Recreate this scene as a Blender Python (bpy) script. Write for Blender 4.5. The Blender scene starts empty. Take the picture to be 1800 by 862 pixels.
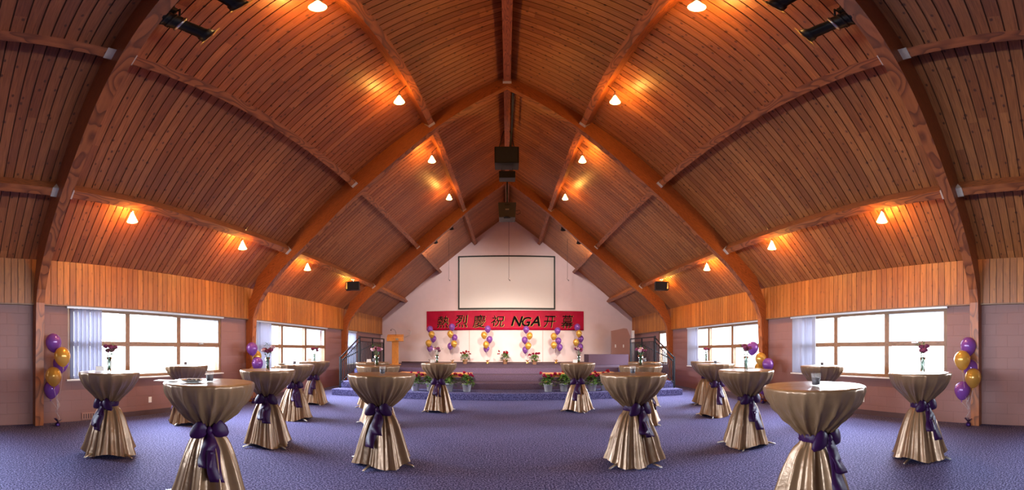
import bpy, bmesh, math, random
from math import sin, cos, pi, tan, atan, atan2, hypot, sqrt, radians
from mathutils import Vector, Matrix, Euler, noise

SC = bpy.context.scene
COL = SC.collection

# ------------------------------------------------------------------ camera
FPX, HOR, CX = 636.6, 617.0, 891.5          # pixels per radian, horizon row, centre column of an 1800x862 frame
EYE = 1.331
cd = bpy.data.cameras.new('panorama_camera')
cam = bpy.data.objects.new('panorama_camera', cd); COL.objects.link(cam)
cam.location = (0, 0, EYE); cam.rotation_euler = (pi/2, 0, 0)
cd.type = 'PANO'; cd.panorama_type = 'EQUIRECTANGULAR'
cd.longitude_min = -CX/FPX; cd.longitude_max = (1800-CX)/FPX
cd.latitude_min = -(862-HOR)/FPX; cd.latitude_max = HOR/FPX
cd.clip_start = 0.02
SC.camera = cam

# ------------------------------------------------------------------ view, world, daylight
SC.view_settings.view_transform = 'Standard'; SC.view_settings.look = 'None'
SC.view_settings.gamma = 1; SC.view_settings.use_curve_mapping = False
SC.view_settings.exposure = 1.05
SC.cycles.use_denoising = True
SC.cycles.max_bounces = 8; SC.cycles.diffuse_bounces = 5; SC.cycles.glossy_bounces = 3
SC.cycles.transparent_max_bounces = 12; SC.cycles.transmission_bounces = 4
SC.cycles.caustics_reflective = False; SC.cycles.caustics_refractive = False
SC.cycles.sample_clamp_indirect = 4.0
SC.cycles.blur_glossy = 0.5
world = bpy.data.worlds.new('overcast_sky'); SC.world = world; world.use_nodes = True
bg = world.node_tree.nodes['Background']; bg.inputs[0].default_value = (0.93, 0.97, 1.0, 1); bg.inputs[1].default_value = 3.0

DAY_W = 380.0            # daylight through one window
LAMP_W = 92.0            # one cone lamp
FLOOD_W = 95.0          # one small floodlight over the stage
SPOT_W = 2100.0           # one profile spotlight aimed at the stage
LAMP_C = (1.0, 0.60, 0.24)

def area_light(name, loc, rot, sx, sy, w, c):
    l = bpy.data.lights.new(name, 'AREA'); l.shape = 'RECTANGLE'; l.size = sx; l.size_y = sy; l.energy = w; l.color = c
    o = bpy.data.objects.new(name, l); COL.objects.link(o); o.location = loc; o.rotation_euler = rot
    return o
for s in (-1, 1):
    for (yc, ln, k) in ((4.26, 3.7, 1), (9.40, 3.7, 1), (-1.2, 3.7, .7), (13.5, 1.0, .8)):  # the pair behind the viewer is added fill, at unseen windows
        area_light('window_daylight_and_fill', (s*6.85, yc, 1.6), (0, s*radians(55), 0), 1.35, ln, DAY_W*k*(1.35 if s < 0 else .95)*(1.1 if s < 0 and yc < 0 else .7 if yc < 0 else 1), (0.76, 0.86, 1.0)).data.spread = radians(125)

# ------------------------------------------------------------------ shared measures (metres)
WALL, PANEL = 6.26, 6.18
APEX, SLOPE = 6.749+EYE, 0.825
YB, YR = 17.2, -6.0                       # wall behind the stage, wall behind the camera
RIBS = (-3.88, 1.67, 7.12, 12.70); RIBT = 0.15
ALPHA = atan(SLOPE)
def roofz(x): return APEX - SLOPE*abs(x)
def at(px, py, d):                          # the point seen at a pixel of the photograph, d metres away over the ground
    t = (px-CX)/FPX; e = (HOR-py)/FPX
    return Vector((d*sin(t), d*cos(t), EYE + d*tan(e)))

# ------------------------------------------------------------------ materials
def nt(name):
    m = bpy.data.materials.new(name); m.use_nodes = True
    t = m.node_tree; b = t.nodes['Principled BSDF']
    return m, t, b
def nd(t, typ, **kw):
    n = t.nodes.new(typ)
    for k, v in kw.items():
        if k.startswith('i_'):
            key = k[2:]; key = int(key) if key.isdigit() else key.replace('_', ' ')
            n.inputs[key].default_value = v
        else: setattr(n, k, v)
    return n
def lk(t, a, b): t.links.new(a, b)
def mth(t, op, a, b=None, c=None):
    n = t.nodes.new('ShaderNodeMath'); n.operation = op
    for i, v in enumerate((a, b, c)):
        if v is None: continue
        if isinstance(v, (int, float)): n.inputs[i].default_value = v
        else: t.links.new(v, n.inputs[i])
    return n.outputs[0]
def ramp(t, fac, stops):
    r = t.nodes.new('ShaderNodeValToRGB'); e = r.color_ramp.elements
    while len(e) < len(stops): e.new(0.5)
    for i, (p, c) in enumerate(stops): e[i].position = p; e[i].color = (*c, 1)
    t.links.new(fac, r.inputs[0]); return r.outputs[0]
def mixc(t, fac, a, b, mode='MIX'):
    n = t.nodes.new('ShaderNodeMix'); n.data_type = 'RGBA'; n.blend_type = mode
    for s, v in ((n.inputs[0], fac), (n.inputs[6], a), (n.inputs[7], b)):
        if isinstance(v, (int, float)): s.default_value = v
        elif isinstance(v, tuple): s.default_value = (*v, 1) if len(v) == 3 else v
        else: t.links.new(v, s)
    return n.outputs[2]
def bump(t, b, h, dist, strength=1.0):
    n = nd(t, 'ShaderNodeBump'); n.inputs['Strength'].default_value = strength; n.inputs['Distance'].default_value = dist
    t.links.new(h, n.inputs['Height']); t.links.new(n.outputs[0], b.inputs['Normal'])
def srgb(r, g, b):
    f = lambda c: (c/255/12.92) if c <= 10 else ((c/255+.055)/1.055)**2.4
    return (f(r), f(g), f(b))
def plain(name, col, rough=.5, metal=0.0, var=0.06, scale=30, spec=.5, coat=0.0):
    m, t, b = nt(name)
    tc = nd(t, 'ShaderNodeTexCoord'); n = nd(t, 'ShaderNodeTexNoise', i_Scale=scale, i_Detail=3.0); lk(t, tc.outputs['Object'], n.inputs['Vector'])
    c = ramp(t, n.outputs[0], [(.3, tuple(x*(1-var) for x in col)), (.7, tuple(min(1, x*(1+var)) for x in col))])
    lk(t, c, b.inputs['Base Color']); b.inputs['Roughness'].default_value = rough; b.inputs['Metallic'].default_value = metal
    b.inputs['Specular IOR Level'].default_value = spec; b.inputs['Coat Weight'].default_value = coat
    return m

def boards_mat(name, c0, c1, bw, knot=(.09, .025, .01), rough=.42, knots=.9, seglen=2.4):
    m, t, b = nt(name)
    uv = nd(t, 'ShaderNodeUVMap'); sx = nd(t, 'ShaderNodeSeparateXYZ'); lk(t, uv.outputs[0], sx.inputs[0])
    u, v = sx.outputs[0], sx.outputs[1]
    bid = mth(t, 'FLOOR', mth(t, 'DIVIDE', u, bw))
    w1 = nd(t, 'ShaderNodeTexWhiteNoise', noise_dimensions='1D'); lk(t, bid, w1.inputs['W'])
    seg = mth(t, 'FLOOR', mth(t, 'ADD', mth(t, 'DIVIDE', v, seglen), mth(t, 'MULTIPLY', w1.outputs[0], 9.0)))
    cv = nd(t, 'ShaderNodeCombineXYZ'); lk(t, bid, cv.inputs[0]); lk(t, seg, cv.inputs[1])
    w2 = nd(t, 'ShaderNodeTexWhiteNoise', noise_dimensions='2D'); lk(t, cv.outputs[0], w2.inputs['Vector'])
    base = ramp(t, w2.outputs[0], [(0, c0), (1, c1)])
    # grain
    gv = nd(t, 'ShaderNodeCombineXYZ'); lk(t, mth(t, 'MULTIPLY', u, 55.0), gv.inputs[0]); lk(t, mth(t, 'MULTIPLY', v, 2.6), gv.inputs[1]); lk(t, mth(t, 'MULTIPLY', w2.outputs[0], 40.0), gv.inputs[2])
    g = nd(t, 'ShaderNodeTexNoise', i_Scale=1.0, i_Detail=4.0, i_Distortion=1.0); lk(t, gv.outputs[0], g.inputs['Vector'])
    gr = ramp(t, g.outputs[0], [(.3, (.62, .58, .55)), (.65, (1.08, 1.06, 1.05))])
    col = mixc(t, 1.0, base, gr, 'MULTIPLY')
    # knots
    kv = nd(t, 'ShaderNodeCombineXYZ'); lk(t, mth(t, 'MULTIPLY', u, 6.0), kv.inputs[0]); lk(t, mth(t, 'MULTIPLY', v, 4.6), kv.inputs[1])
    vo = nd(t, 'ShaderNodeTexVoronoi', voronoi_dimensions='2D', i_Scale=1.0); lk(t, kv.outputs[0], vo.inputs['Vector'])
    kn = nd(t, 'ShaderNodeTexNoise', i_Scale=14.0); lk(t, uv.outputs[0], kn.inputs['Vector'])
    kd = mth(t, 'ADD', vo.outputs['Distance'], mth(t, 'MULTIPLY', mth(t, 'SUBTRACT', kn.outputs[0], .5), .10))
    kf = ramp(t, kd, [(.06, (1, 1, 1)), (.13, (0, 0, 0))]); vs_ = nd(t, 'ShaderNodeSeparateColor'); lk(t, vo.outputs['Color'], vs_.inputs[0]); kf = mth(t, 'MULTIPLY', kf, mth(t, 'GREATER_THAN', vs_.outputs[0], .42))
    col = mixc(t, mth(t, 'MULTIPLY', kf, knots), col, knot)
    lk(t, col, b.inputs['Base Color'])
    lk(t, mth(t, 'ADD', mth(t, 'MULTIPLY', g.outputs[0], .2), rough-.1), b.inputs['Roughness'])
    bump(t, b, g.outputs[0], .002, .5)
    return m
def beam_mat(name, c0, c1, uvbased=True, rough=.42):
    # laminated fir: flowing grain bands along the length (v), thin glue lines across u
    m, t, b = nt(name)
    uv = nd(t, 'ShaderNodeUVMap'); sx = nd(t, 'ShaderNodeSeparateXYZ'); lk(t, uv.outputs[0], sx.inputs[0])
    gv = nd(t, 'ShaderNodeCombineXYZ'); lk(t, mth(t, 'MULTIPLY', sx.outputs[0], 9.0), gv.inputs[0]); lk(t, mth(t, 'MULTIPLY', sx.outputs[1], .8), gv.inputs[1])
    n1 = nd(t, 'ShaderNodeTexNoise', i_Scale=1.0, i_Detail=2.0); lk(t, gv.outputs[0], n1.inputs['Vector'])
    rings = mth(t, 'FRACT', mth(t, 'MULTIPLY', n1.outputs[0], 16.0))
    g = ramp(t, rings, [(0, c0), (.55, c1), (.9, c1), (1, c0)])
    f = nd(t, 'ShaderNodeTexNoise', i_Scale=1.0, i_Detail=3.0)
    fv = nd(t, 'ShaderNodeCombineXYZ'); lk(t, mth(t, 'MULTIPLY', sx.outputs[0], 120.0), fv.inputs[0]); lk(t, mth(t, 'MULTIPLY', sx.outputs[1], 3.0), fv.inputs[1]); lk(t, fv.outputs[0], f.inputs['Vector'])
    col = mixc(t, 1.0, g, ramp(t, f.outputs[0], [(.3, (.8, .78, .76)), (.7, (1.06, 1.05, 1.04))]), 'MULTIPLY')
    lam = mth(t, 'FRACT', mth(t, 'DIVIDE', sx.outputs[0], .038))
    line = ramp(t, lam, [(0, (.72, .68, .65)), (.06, (1, 1, 1))])
    col = mixc(t, 1.0, col, line, 'MULTIPLY')
    lk(t, col, b.inputs['Base Color']); b.inputs['Roughness'].default_value = rough
    bump(t, b, f.outputs[0], .001, .4)
    return m

M = {}
M['deck_l'] = boards_mat('stained_pine_decking_red_lit', (.265, .074, .024), (.43, .145, .048), .133)  # left slope: redder side of the hall's mixed light painted into the boards
M['deck_r'] = boards_mat('stained_pine_decking_amber_lit', (.28, .088, .024), (.45, .170, .050), .133)  # right slope: same pine, with the yellower light painted into its colour
M['clad'] = boards_mat('pine_cladding', (.34, .096, .013), (.52, .175, .028), .121, knots=.35, seglen=30)
M['beam'] = beam_mat('laminated_fir', (.17, .045, .013), (.40, .120, .034))
M['groove'] = plain('deck_groove_backing', (.10, .03, .012), .8)
M['bracket'] = plain('painted_steel_bracket', (.62, .55, .47), .45, 0.0, .05)
M['lectern'] = beam_mat('honey_oak', (.50, .17, .035), (.68, .27, .06), rough=.3)
M['bench'] = beam_mat('kneeler_wood', (.45, .15, .04), (.62, .24, .07), rough=.35)
M['winwood'] = beam_mat('window_wood', (.16, .070, .028), (.25, .120, .052), rough=.45)
# carpet
m, t, b = nt('blue_violet_carpet'); M['carpet'] = m
tc = nd(t, 'ShaderNodeTexCoord')
n1 = nd(t, 'ShaderNodeTexNoise', i_Scale=58.0, i_Detail=3.0); lk(t, tc.outputs['Object'], n1.inputs['Vector'])
n2 = nd(t, 'ShaderNodeTexNoise', i_Scale=.7, i_Detail=2.0); lk(t, tc.outputs['Object'], n2.inputs['Vector'])
c = ramp(t, n1.outputs[0], [(.36, (.016, .014, .054)), (.5, (.058, .054, .150)), (.64, (.20, .19, .38))])
c = mixc(t, 1.0, c, ramp(t, n2.outputs[0], [(.3, (.9, .9, .9)), (.7, (1.08, 1.08, 1.08))]), 'MULTIPLY')
lk(t, c, b.inputs['Base Color']); b.inputs['Roughness'].default_value = .95; b.inputs['Specular IOR Level'].default_value = .15
bump(t, b, n1.outputs[0], .01, .6)
# stage carpet, a redder violet
def carpet2(name, a, c_):
    m, t, b = nt(name); tc = nd(t, 'ShaderNodeTexCoord')
    n1 = nd(t, 'ShaderNodeTexNoise', i_Scale=60.0, i_Detail=3.0); lk(t, tc.outputs['Object'], n1.inputs['Vector'])
    lk(t, ramp(t, n1.outputs[0], [(.35, a), (.65, c_)]), b.inputs['Base Color']); b.inputs['Roughness'].default_value = .95
    b.inputs['Specular IOR Level'].default_value = .15; bump(t, b, n1.outputs[0], .008, .5); return m
M['stage'] = carpet2('stage_carpet', (.045, .026, .050), (.125, .080, .125))
M['boxcarpet'] = carpet2('platform_carpet', (.06, .03, .05), (.12, .07, .09))
# painted block walls
def block_mat(name, col):
    m, t, b = nt(name); tc = nd(t, 'ShaderNodeTexCoord')
    uv = nd(t, 'ShaderNodeUVMap')
    br = nd(t, 'ShaderNodeTexBrick', i_Scale=1.0); br.inputs['Brick Width'].default_value = .40; br.inputs['Row Height'].default_value = .20; br.inputs['Mortar Size'].default_value = .006
    br.inputs['Mortar Smooth'].default_value = .5
    br.inputs['Color1'].default_value = (*col, 1); br.inputs['Color2'].default_value = (*[x*.96 for x in col], 1); br.inputs['Mortar'].default_value = (*[x*.90 for x in col], 1)
    lk(t, uv.outputs[0], br.inputs['Vector'])
    n = nd(t, 'ShaderNodeTexNoise', i_Scale=90.0, i_Detail=2.0); lk(t, tc.outputs['Object'], n.inputs['Vector'])
    lk(t, br.outputs[0], b.inputs['Base Color']); b.inputs['Roughness'].default_value = .55
    h = mth(t, 'ADD', mth(t, 'MULTIPLY', br.outputs['Fac'], -1.0), mth(t, 'MULTIPLY', n.outputs[0], .25)); bump(t, b, h, .004, .5)
    return m
M['block'] = block_mat('mauve_painted_block', (.245, .112, .098))
M['plaster'] = plain('pale_pink_plaster', (.70, .54, .55), .7, 0, .02, 4)
M['mauve'] = plain('mauve_paint', (.34, .17, .135), .6, 0, .03, 5)
M['basebrd'] = plain('dark_rubber_base', (.075, .035, .04), .6)
M['white'] = plain('white_plastic', (.80, .78, .76), .4, 0, .02)
M['alum'] = plain('pale_aluminium_rail', (.62, .64, .68), .35, .3, .03)
M['black'] = plain('black_casing', (.010, .009, .009), .42, 0, .2, 30, .25)
M['grille'] = plain('black_speaker_cloth', (.008, .008, .009), .8, 0, .3, 200)
M['chrome'] = plain('chrome', (.75, .74, .72), .18, 1.0, .03)
M['steel'] = plain('brushed_steel', (.45, .44, .43), .32, 1.0, .06)
M['iron'] = plain('black_wrought_iron', (.010, .009, .012), .5, 0, .1, 30, .2)
M['screen'] = plain('projection_screen_cloth', (.70, .63, .60), .85, 0, .01)
M['card'] = plain('white_card', (.85, .83, .80), .6, 0, .02)
M['ink'] = plain('black_lettering', (.004, .002, .002), .7, 0, .1, 30, .05)
M['gilt'] = plain('gold_lettering_edge', (.42, .26, .07), .5, .2, .08)
M['wire'] = plain('black_cable', (.01, .01, .01), .5)
M['ribbon'] = plain('curling_ribbon', (.50, .42, .44), .4, .2, .1)
M['pot'] = plain('grey_white_pot', (.52, .47, .46), .5, 0, .05)
M['terracotta'] = plain('terracotta_pot', (.55, .27, .15), .7, 0, .08)
M['red'] = plain('crimson_petals', (.20, .003, .010), .8, 0, .25, 60, .1)
M['pink'] = plain('magenta_petals', (.20, .004, .028), .8, 0, .25, 60, .1)
M['carn'] = plain('plum_petals', (.22, .045, .095), .8, 0, .3, 80, .1)
M['pale'] = plain('pale_pink_petals', (.60, .32, .34), .65, 0, .2, 80)
M['stem'] = plain('green_stem', (.05, .11, .03), .6, 0, .2)
M['wax'] = plain('dark_plum_wax', (.022, .010, .022), .5, 0, .1)
M['plate'] = plain('white_china', (.75, .73, .70), .2, 0, .02)
M['food'] = plain('dark_chocolate_bits', (.05, .03, .03), .5, 0, .3)
M['eave'] = plain('white_soffit_board', (.72, .74, .78), .6, 0, .02)
M['earth'] = plain('pale_concrete', (.55, .55, .54), .9, 0, .05, 3)
M['amber'] = plain('amber_gel_frame', (.65, .35, .06), .5, 0, .05)
M['silverfoil'] = plain('gold_foil', (.78, .48, .12), .25, .85, .15, 40)
M['purplefoil'] = plain('purple_foil', (.06, .02, .14), .28, .7, .2, 40)
def leafmat(name, a, c_):
    m, t, b = nt(name); tc = nd(t, 'ShaderNodeTexCoord')
    n1 = nd(t, 'ShaderNodeTexNoise', i_Scale=24.0); lk(t, tc.outputs['Object'], n1.inputs['Vector'])
    lk(t, ramp(t, n1.outputs[0], [(.35, a), (.65, c_)]), b.inputs['Base Color']); b.inputs['Roughness'].default_value = .6; b.inputs['Specular IOR Level'].default_value = .2; return m
M['leaf'] = leafmat('geranium_leaves', (.035, .09, .015), (.13, .23, .05))
M['leaf_dark'] = leafmat('dark_leaves', (.022, .06, .022), (.07, .15, .05))
# satin
def satin(name, col, rough, sheen, metal):
    m, t, b = nt(name); tc = nd(t, 'ShaderNodeTexCoord')
    n1 = nd(t, 'ShaderNodeTexNoise', i_Scale=6.0, i_Detail=3.0); lk(t, tc.outputs['Object'], n1.inputs['Vector'])
    n2 = nd(t, 'ShaderNodeTexNoise', i_Scale=28.0, i_Detail=2.0); lk(t, tc.outputs['Object'], n2.inputs['Vector'])
    lk(t, ramp(t, n1.outputs[0], [(.3, tuple(x*.92 for x in col)), (.7, tuple(x*1.06 for x in col))]), b.inputs['Base Color'])
    b.inputs['Roughness'].default_value = rough; b.inputs['Metallic'].default_value = metal
    b.inputs['Specular IOR Level'].default_value = .5 if metal else .2; b.inputs['Sheen Weight'].default_value = sheen; b.inputs['Sheen Roughness'].default_value = .35
    bump(t, b, mth(t, 'ADD', n1.outputs[0], mth(t, 'MULTIPLY', n2.outputs[0], .25)), .02, .35)
    return m
M['satin'] = satin('champagne_satin', (.225, .128, .066), .29, .0, .30)
M['sash'] = satin('purple_satin', (.026, .004, .038), .42, .0, .0)
def balloon_mat(name, col, metal, tcol, tr):
    m, t, b = nt(name)
    tc = nd(t, 'ShaderNodeTexCoord'); n1 = nd(t, 'ShaderNodeTexNoise', i_Scale=5.0); lk(t, tc.outputs['Object'], n1.inputs['Vector'])
    lk(t, ramp(t, n1.outputs[0], [(.3, tuple(x*.94 for x in col)), (.7, tuple(x*1.05 for x in col))]), b.inputs['Base Color'])
    b.inputs['Roughness'].default_value = .22; b.inputs['Metallic'].default_value = metal; b.inputs['Coat Weight'].default_value = .5; b.inputs['Coat Roughness'].default_value = .06
    tl = nd(t, 'ShaderNodeBsdfTranslucent'); tl.inputs[0].default_value = (*tcol, 1)
    mx = nd(t, 'ShaderNodeMixShader'); mx.inputs[0].default_value = tr
    out = t.nodes['Material Output']; lk(t, b.outputs[0], mx.inputs[1]); lk(t, tl.outputs[0], mx.inputs[2]); lk(t, mx.outputs[0], out.inputs[0])
    return m
M['bal_p'] = balloon_mat('purple_pearl_latex', (.27, .085, .40), .15, (.40, .10, .6), .3)
M['bal_g'] = balloon_mat('gold_pearl_latex', (.76, .42, .08), .4, (.95, .62, .12), .3)
def glassy(name, tint, gl, rough=.03):
    m, t, b = nt(name)
    tr = nd(t, 'ShaderNodeBsdfTransparent'); tr.inputs[0].default_value = (*tint, 1)
    gs = nd(t, 'ShaderNodeBsdfGlossy'); gs.inputs['Roughness'].default_value = rough
    fr = nd(t, 'ShaderNodeFresnel', i_IOR=1.45)
    mx = nd(t, 'ShaderNodeMixShader'); f = mth(t, 'ADD', mth(t, 'MULTIPLY', fr.outputs[0], gl), .015); lk(t, f, mx.inputs[0])
    lk(t, tr.outputs[0], mx.inputs[1]); lk(t, gs.outputs[0], mx.inputs[2]); lk(t, mx.outputs[0], t.nodes['Material Output'].inputs[0])
    return m
M['pane'] = glassy('window_glass', (.97, .98, .98), .6)
M['glass'] = glassy('vase_glass', (.80, .86, .84), 1.0)
m, t, b = nt('frosted_votive_glass'); M['frost'] = m
b.inputs['Base Color'].default_value = (.85, .83, .82, 1); b.inputs['Roughness'].default_value = .5; b.inputs['Specular IOR Level'].default_value = .1
tl = nd(t, 'ShaderNodeBsdfTransparent'); mx = nd(t, 'ShaderNodeMixShader'); mx.inputs[0].default_value = .90
lk(t, b.outputs[0], mx.inputs[1]); lk(t, tl.outputs[0], mx.inputs[2]); lk(t, mx.outputs[0], t.nodes['Material Output'].inputs[0])
m, t, b = nt('vertical_blind_vinyl'); M['blind'] = m
b.inputs['Base Color'].default_value = (.24, .24, .30, 1); b.inputs['Roughness'].default_value = .6
tl = nd(t, 'ShaderNodeBsdfTranslucent'); tl.inputs[0].default_value = (.40, .42, .60, 1); mx = nd(t, 'ShaderNodeMixShader'); mx.inputs[0].default_value = .025
lk(t, b.outputs[0], mx.inputs[1]); lk(t, tl.outputs[0], mx.inputs[2]); lk(t, mx.outputs[0], t.nodes['Material Output'].inputs[0])
def glow(name, col, s):
    m, t, b = nt(name); b.inputs['Base Color'].default_value = (.8, .7, .5, 1)
    b.inputs['Emission Color'].default_value = (*col, 1); b.inputs['Emission Strength'].default_value = s; return m
M['shade'] = glow('lit_glass_shade', (1.0, .70, .25), 5.0)
t = M['shade'].node_tree; tl = nd(t, 'ShaderNodeBsdfTransparent'); mx = nd(t, 'ShaderNodeMixShader'); mx.inputs[0].default_value = .5; tl.inputs[0].default_value = (1, .85, .55, 1)
lk(t, t.nodes['Principled BSDF'].outputs[0], mx.inputs[1]); lk(t, tl.outputs[0], mx.inputs[2]); lk(t, mx.outputs[0], t.nodes['Material Output'].inputs[0])
M['bulb'] = glow('lamp_filament', (1.0, .80, .45), 9.0)
M['lens'] = glow('lit_lens', (1.0, .93, .78), 5.0)
m, t, b = nt('red_banner_satin'); M['banner'] = m
tc = nd(t, 'ShaderNodeTexCoord'); n1 = nd(t, 'ShaderNodeTexNoise', i_Scale=3.0, i_Detail=3.0); lk(t, tc.outputs['Object'], n1.inputs['Vector'])
lk(t, ramp(t, n1.outputs[0], [(.3, (.30, .000, .022)), (.7, (.40, .001, .032))]), b.inputs['Base Color']); b.inputs['Roughness'].default_value = .5; b.inputs['Specular IOR Level'].default_value = .12
bump(t, b, n1.outputs[0], .03, .3)

# ------------------------------------------------------------------ mesh helpers
class MB:
    def __init__(s): s.v = []; s.f = []; s.uv = []; s.sm = []
    def add(s, vs, fs, uvs=None, smooth=False):
        o = len(s.v); s.v += [tuple(v) for v in vs]
        for i, f in enumerate(fs):
            s.f.append(tuple(o+k for k in f)); s.uv.append(uvs[i] if uvs else None); s.sm.append(smooth)
        return s
    def quad(s, a, b, c, d, uv=None): return s.add([a, b, c, d], [(0, 1, 2, 3)], [uv] if uv else None)
    def box(s, c, size, mat=None, axis=1):
        # uv: across, along the chosen axis
        hx, hy, hz = (x/2 for x in size); c = Vector(c)
        P = [Vector((x, y, z)) for x in (-hx, hx) for y in (-hy, hy) for z in (-hz, hz)]
        F = [(0, 1, 3, 2), (4, 6, 7, 5), (0, 4, 5, 1), (2, 3, 7, 6), (0, 2, 6, 4), (1, 5, 7, 3)]
        oth = [k for k in range(3) if k != axis]
        UV = []
        for fi, f in enumerate(F):
            na = fi//2
            ac = [k for k in range(3) if k != na]
            al = axis if axis in ac else ac[1]; cr = ac[0] if ac[1] == al else ac[1]
            UV.append([((P[k][cr]+c[cr]), (P[k][al]+c[al])) for k in f])
        R = (lambda p: mat @ p) if mat is not None else (lambda p: p)
        return s.add([c + R(p) for p in P], F, UV)
    def tube(s, pts, r, n=8, cap=True, smooth=True):
        pts = [Vector(p) for p in pts]; rs = r if isinstance(r, (list, tuple)) else [r]*len(pts)
        V = []; F = []; prev = None
        for i, p in enumerate(pts):
            tg = (pts[min(i+1, len(pts)-1)] - pts[max(i-1, 0)])
            tg = tg.normalized() if tg.length > 1e-9 else Vector((0, 0, 1))
            if prev is None:
                a = Vector((0, 0, 1)) if abs(tg.z) < .9 else Vector((1, 0, 0)); x = a.cross(tg).normalized()
            else:
                x = prev - tg*prev.dot(tg); x = x.normalized() if x.length > 1e-6 else Vector((1, 0, 0))
            prev = x; y = tg.cross(x)
            for k in range(n):
                a = 2*pi*k/n; V.append(p + (x*cos(a) + y*sin(a))*rs[i])
        for i in range(len(pts)-1):
            for k in range(n): F.append((i*n+k, i*n+(k+1) % n, (i+1)*n+(k+1) % n, (i+1)*n+k))
        if cap: F.append(tuple(range(n))[::-1]); F.append(tuple((len(pts)-1)*n+k for k in range(n)))
        return s.add(V, F, None, smooth)
    def lathe(s, prof, n=24, c=(0, 0, 0), M_=None, smooth=True, capb=False, capt=False):
        V = []; F = []; c = Vector(c)
        for (r, z) in prof:
            for k in range(n):
                p = Vector((r*cos(2*pi*k/n), r*sin(2*pi*k/n), z)); V.append(c + (M_ @ p if M_ is not None else p))
        for i in range(len(prof)-1):
            for k in range(n): F.append((i*n+k, i*n+(k+1) % n, (i+1)*n+(k+1) % n, (i+1)*n+k))
        if capb: F.append(tuple(range(n))[::-1])
        if capt: F.append(tuple((len(prof)-1)*n+k for k in range(n)))
        return s.add(V, F, None, smooth)
    def blob(s, c, r, n=8, jit=0.0, rnd=None, M_=None):
        V = []; F = []; c = Vector(c); rr = r if isinstance(r, tuple) else (r, r, r)
        rows = max(4, n//2+1)
        for i in range(rows+1):
            ph = pi*i/rows
            for k in range(n):
                j = 1 + (rnd.uniform(-jit, jit) if rnd else 0)
                p = Vector((rr[0]*sin(ph)*cos(2*pi*k/n)*j, rr[1]*sin(ph)*sin(2*pi*k/n)*j, rr[2]*cos(ph)*j)); V.append(c + (M_ @ p if M_ is not None else p))
        for i in range(rows):
            for k in range(n): F.append((i*n+k, (i+1)*n+k, (i+1)*n+(k+1) % n, i*n+(k+1) % n))
        return s.add(V, F, None, True)
    def strip(s, pts, sides, widths, th=.004, smooth=True):
        # a ribbon with thickness: centre points, side directions, widths
        V = []; F = []; n = len(pts)
        for i in range(n):
            p = Vector(pts[i]); sd = Vector(sides[i]).normalized(); tg = Vector(pts[min(i+1, n-1)])-Vector(pts[max(i-1, 0)])
            nr = sd.cross(tg).normalized()*th/2; w = sd*widths[i]/2
            V += [p-w-nr, p+w-nr, p+w+nr, p-w+nr]
        for i in range(n-1):
            a = i*4; b_ = a+4
            for k in range(4): F.append((a+k, a+(k+1) % 4, b_+(k+1) % 4, b_+k))
        F.append((3, 2, 1, 0)); F.append(tuple((n-1)*4+k for k in range(4)))
        return s.add(V, F, None, smooth)
    def prism_y(s, poly, y0, y1):
        n = len(poly)
        V = [(x, y0, z) for x, z in poly] + [(x, y1, z) for x, z in poly]
        F = [tuple(range(n)), tuple(range(2*n-1, n-1, -1))]
        U = [[(x, z) for x, z in poly], [(x, z) for x, z in reversed(poly)]]
        for k in range(n):
            k2 = (k+1) % n; F.append((k, n+k, n+k2, k2))
            l = hypot(poly[k2][0]-poly[k][0], poly[k2][1]-poly[k][1]); U.append([(y0, 0), (y1, 0), (y1, l), (y0, l)])
        return s.add(V, F, U)
    def mesh(s, name, m):
        me = bpy.data.meshes.new(name); me.from_pydata(s.v, [], s.f)
        ul = me.uv_layers.new(name='UVMap')
        i = 0; data = ul.data
        for fi, f in enumerate(s.f):
            u = s.uv[fi]
            for k in range(len(f)):
                if u: data[i].uv = u[k]
                else:
                    p = s.v[f[k]]; data[i].uv = (p[0]+p[1], p[2])
                i += 1
        me.polygons.foreach_set('use_smooth', s.sm)
        for mm in (m if isinstance(m, (list, tuple)) else [m]): me.materials.append(mm)
        me.update(); return me
    def build(s, name, m, parent=None, bevel=0):
        o = bpy.data.objects.new(name, s.mesh(name, m)); COL.objects.link(o)
        if parent is not None: o.parent = parent
        if bevel:
            bm = bmesh.new(); bm.from_mesh(o.data); bmesh.ops.remove_doubles(bm, verts=bm.verts, dist=1e-5)
            bmesh.ops.recalc_face_normals(bm, faces=bm.faces)
            bmesh.ops.bevel(bm, geom=[e for e in bm.edges if len(e.link_faces) == 2 and e.calc_face_angle(0) > .6], offset=bevel, segments=2, affect='EDGES', profile=.6)
            bm.to_mesh(o.data); bm.free()
        return o
def fixn(o):
    bm = bmesh.new(); bm.from_mesh(o.data); bmesh.ops.recalc_face_normals(bm, faces=bm.faces); bm.to_mesh(o.data); bm.free(); return o
def tag(o, label=None, cat=None, group=None, kind=None):
    if label: o['label'] = label
    if cat: o['category'] = cat
    if group: o['group'] = group
    if kind: o['kind'] = kind
    return o
def empty(name, loc=(0, 0, 0), rz=0, label=None, cat=None, group=None):
    o = bpy.data.objects.new(name, None); COL.objects.link(o); o.location = loc; o.rotation_euler = (0, 0, rz)
    o.empty_display_size = .1
    return tag(o, label, cat, group)
def kids(o): return [c for c in bpy.data.objects if c.parent is o]
def copy_tree(o, parent=None):
    cs = list(o.children); c = o.copy(); COL.objects.link(c); c.parent = parent
    for ch in cs: copy_tree(ch, c)
    return c
def struct(mb, name, m, label=None, cat=None, bevel=0):
    o = mb.build(name, m, None, bevel); return tag(o, label, cat, None, 'structure')

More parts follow.
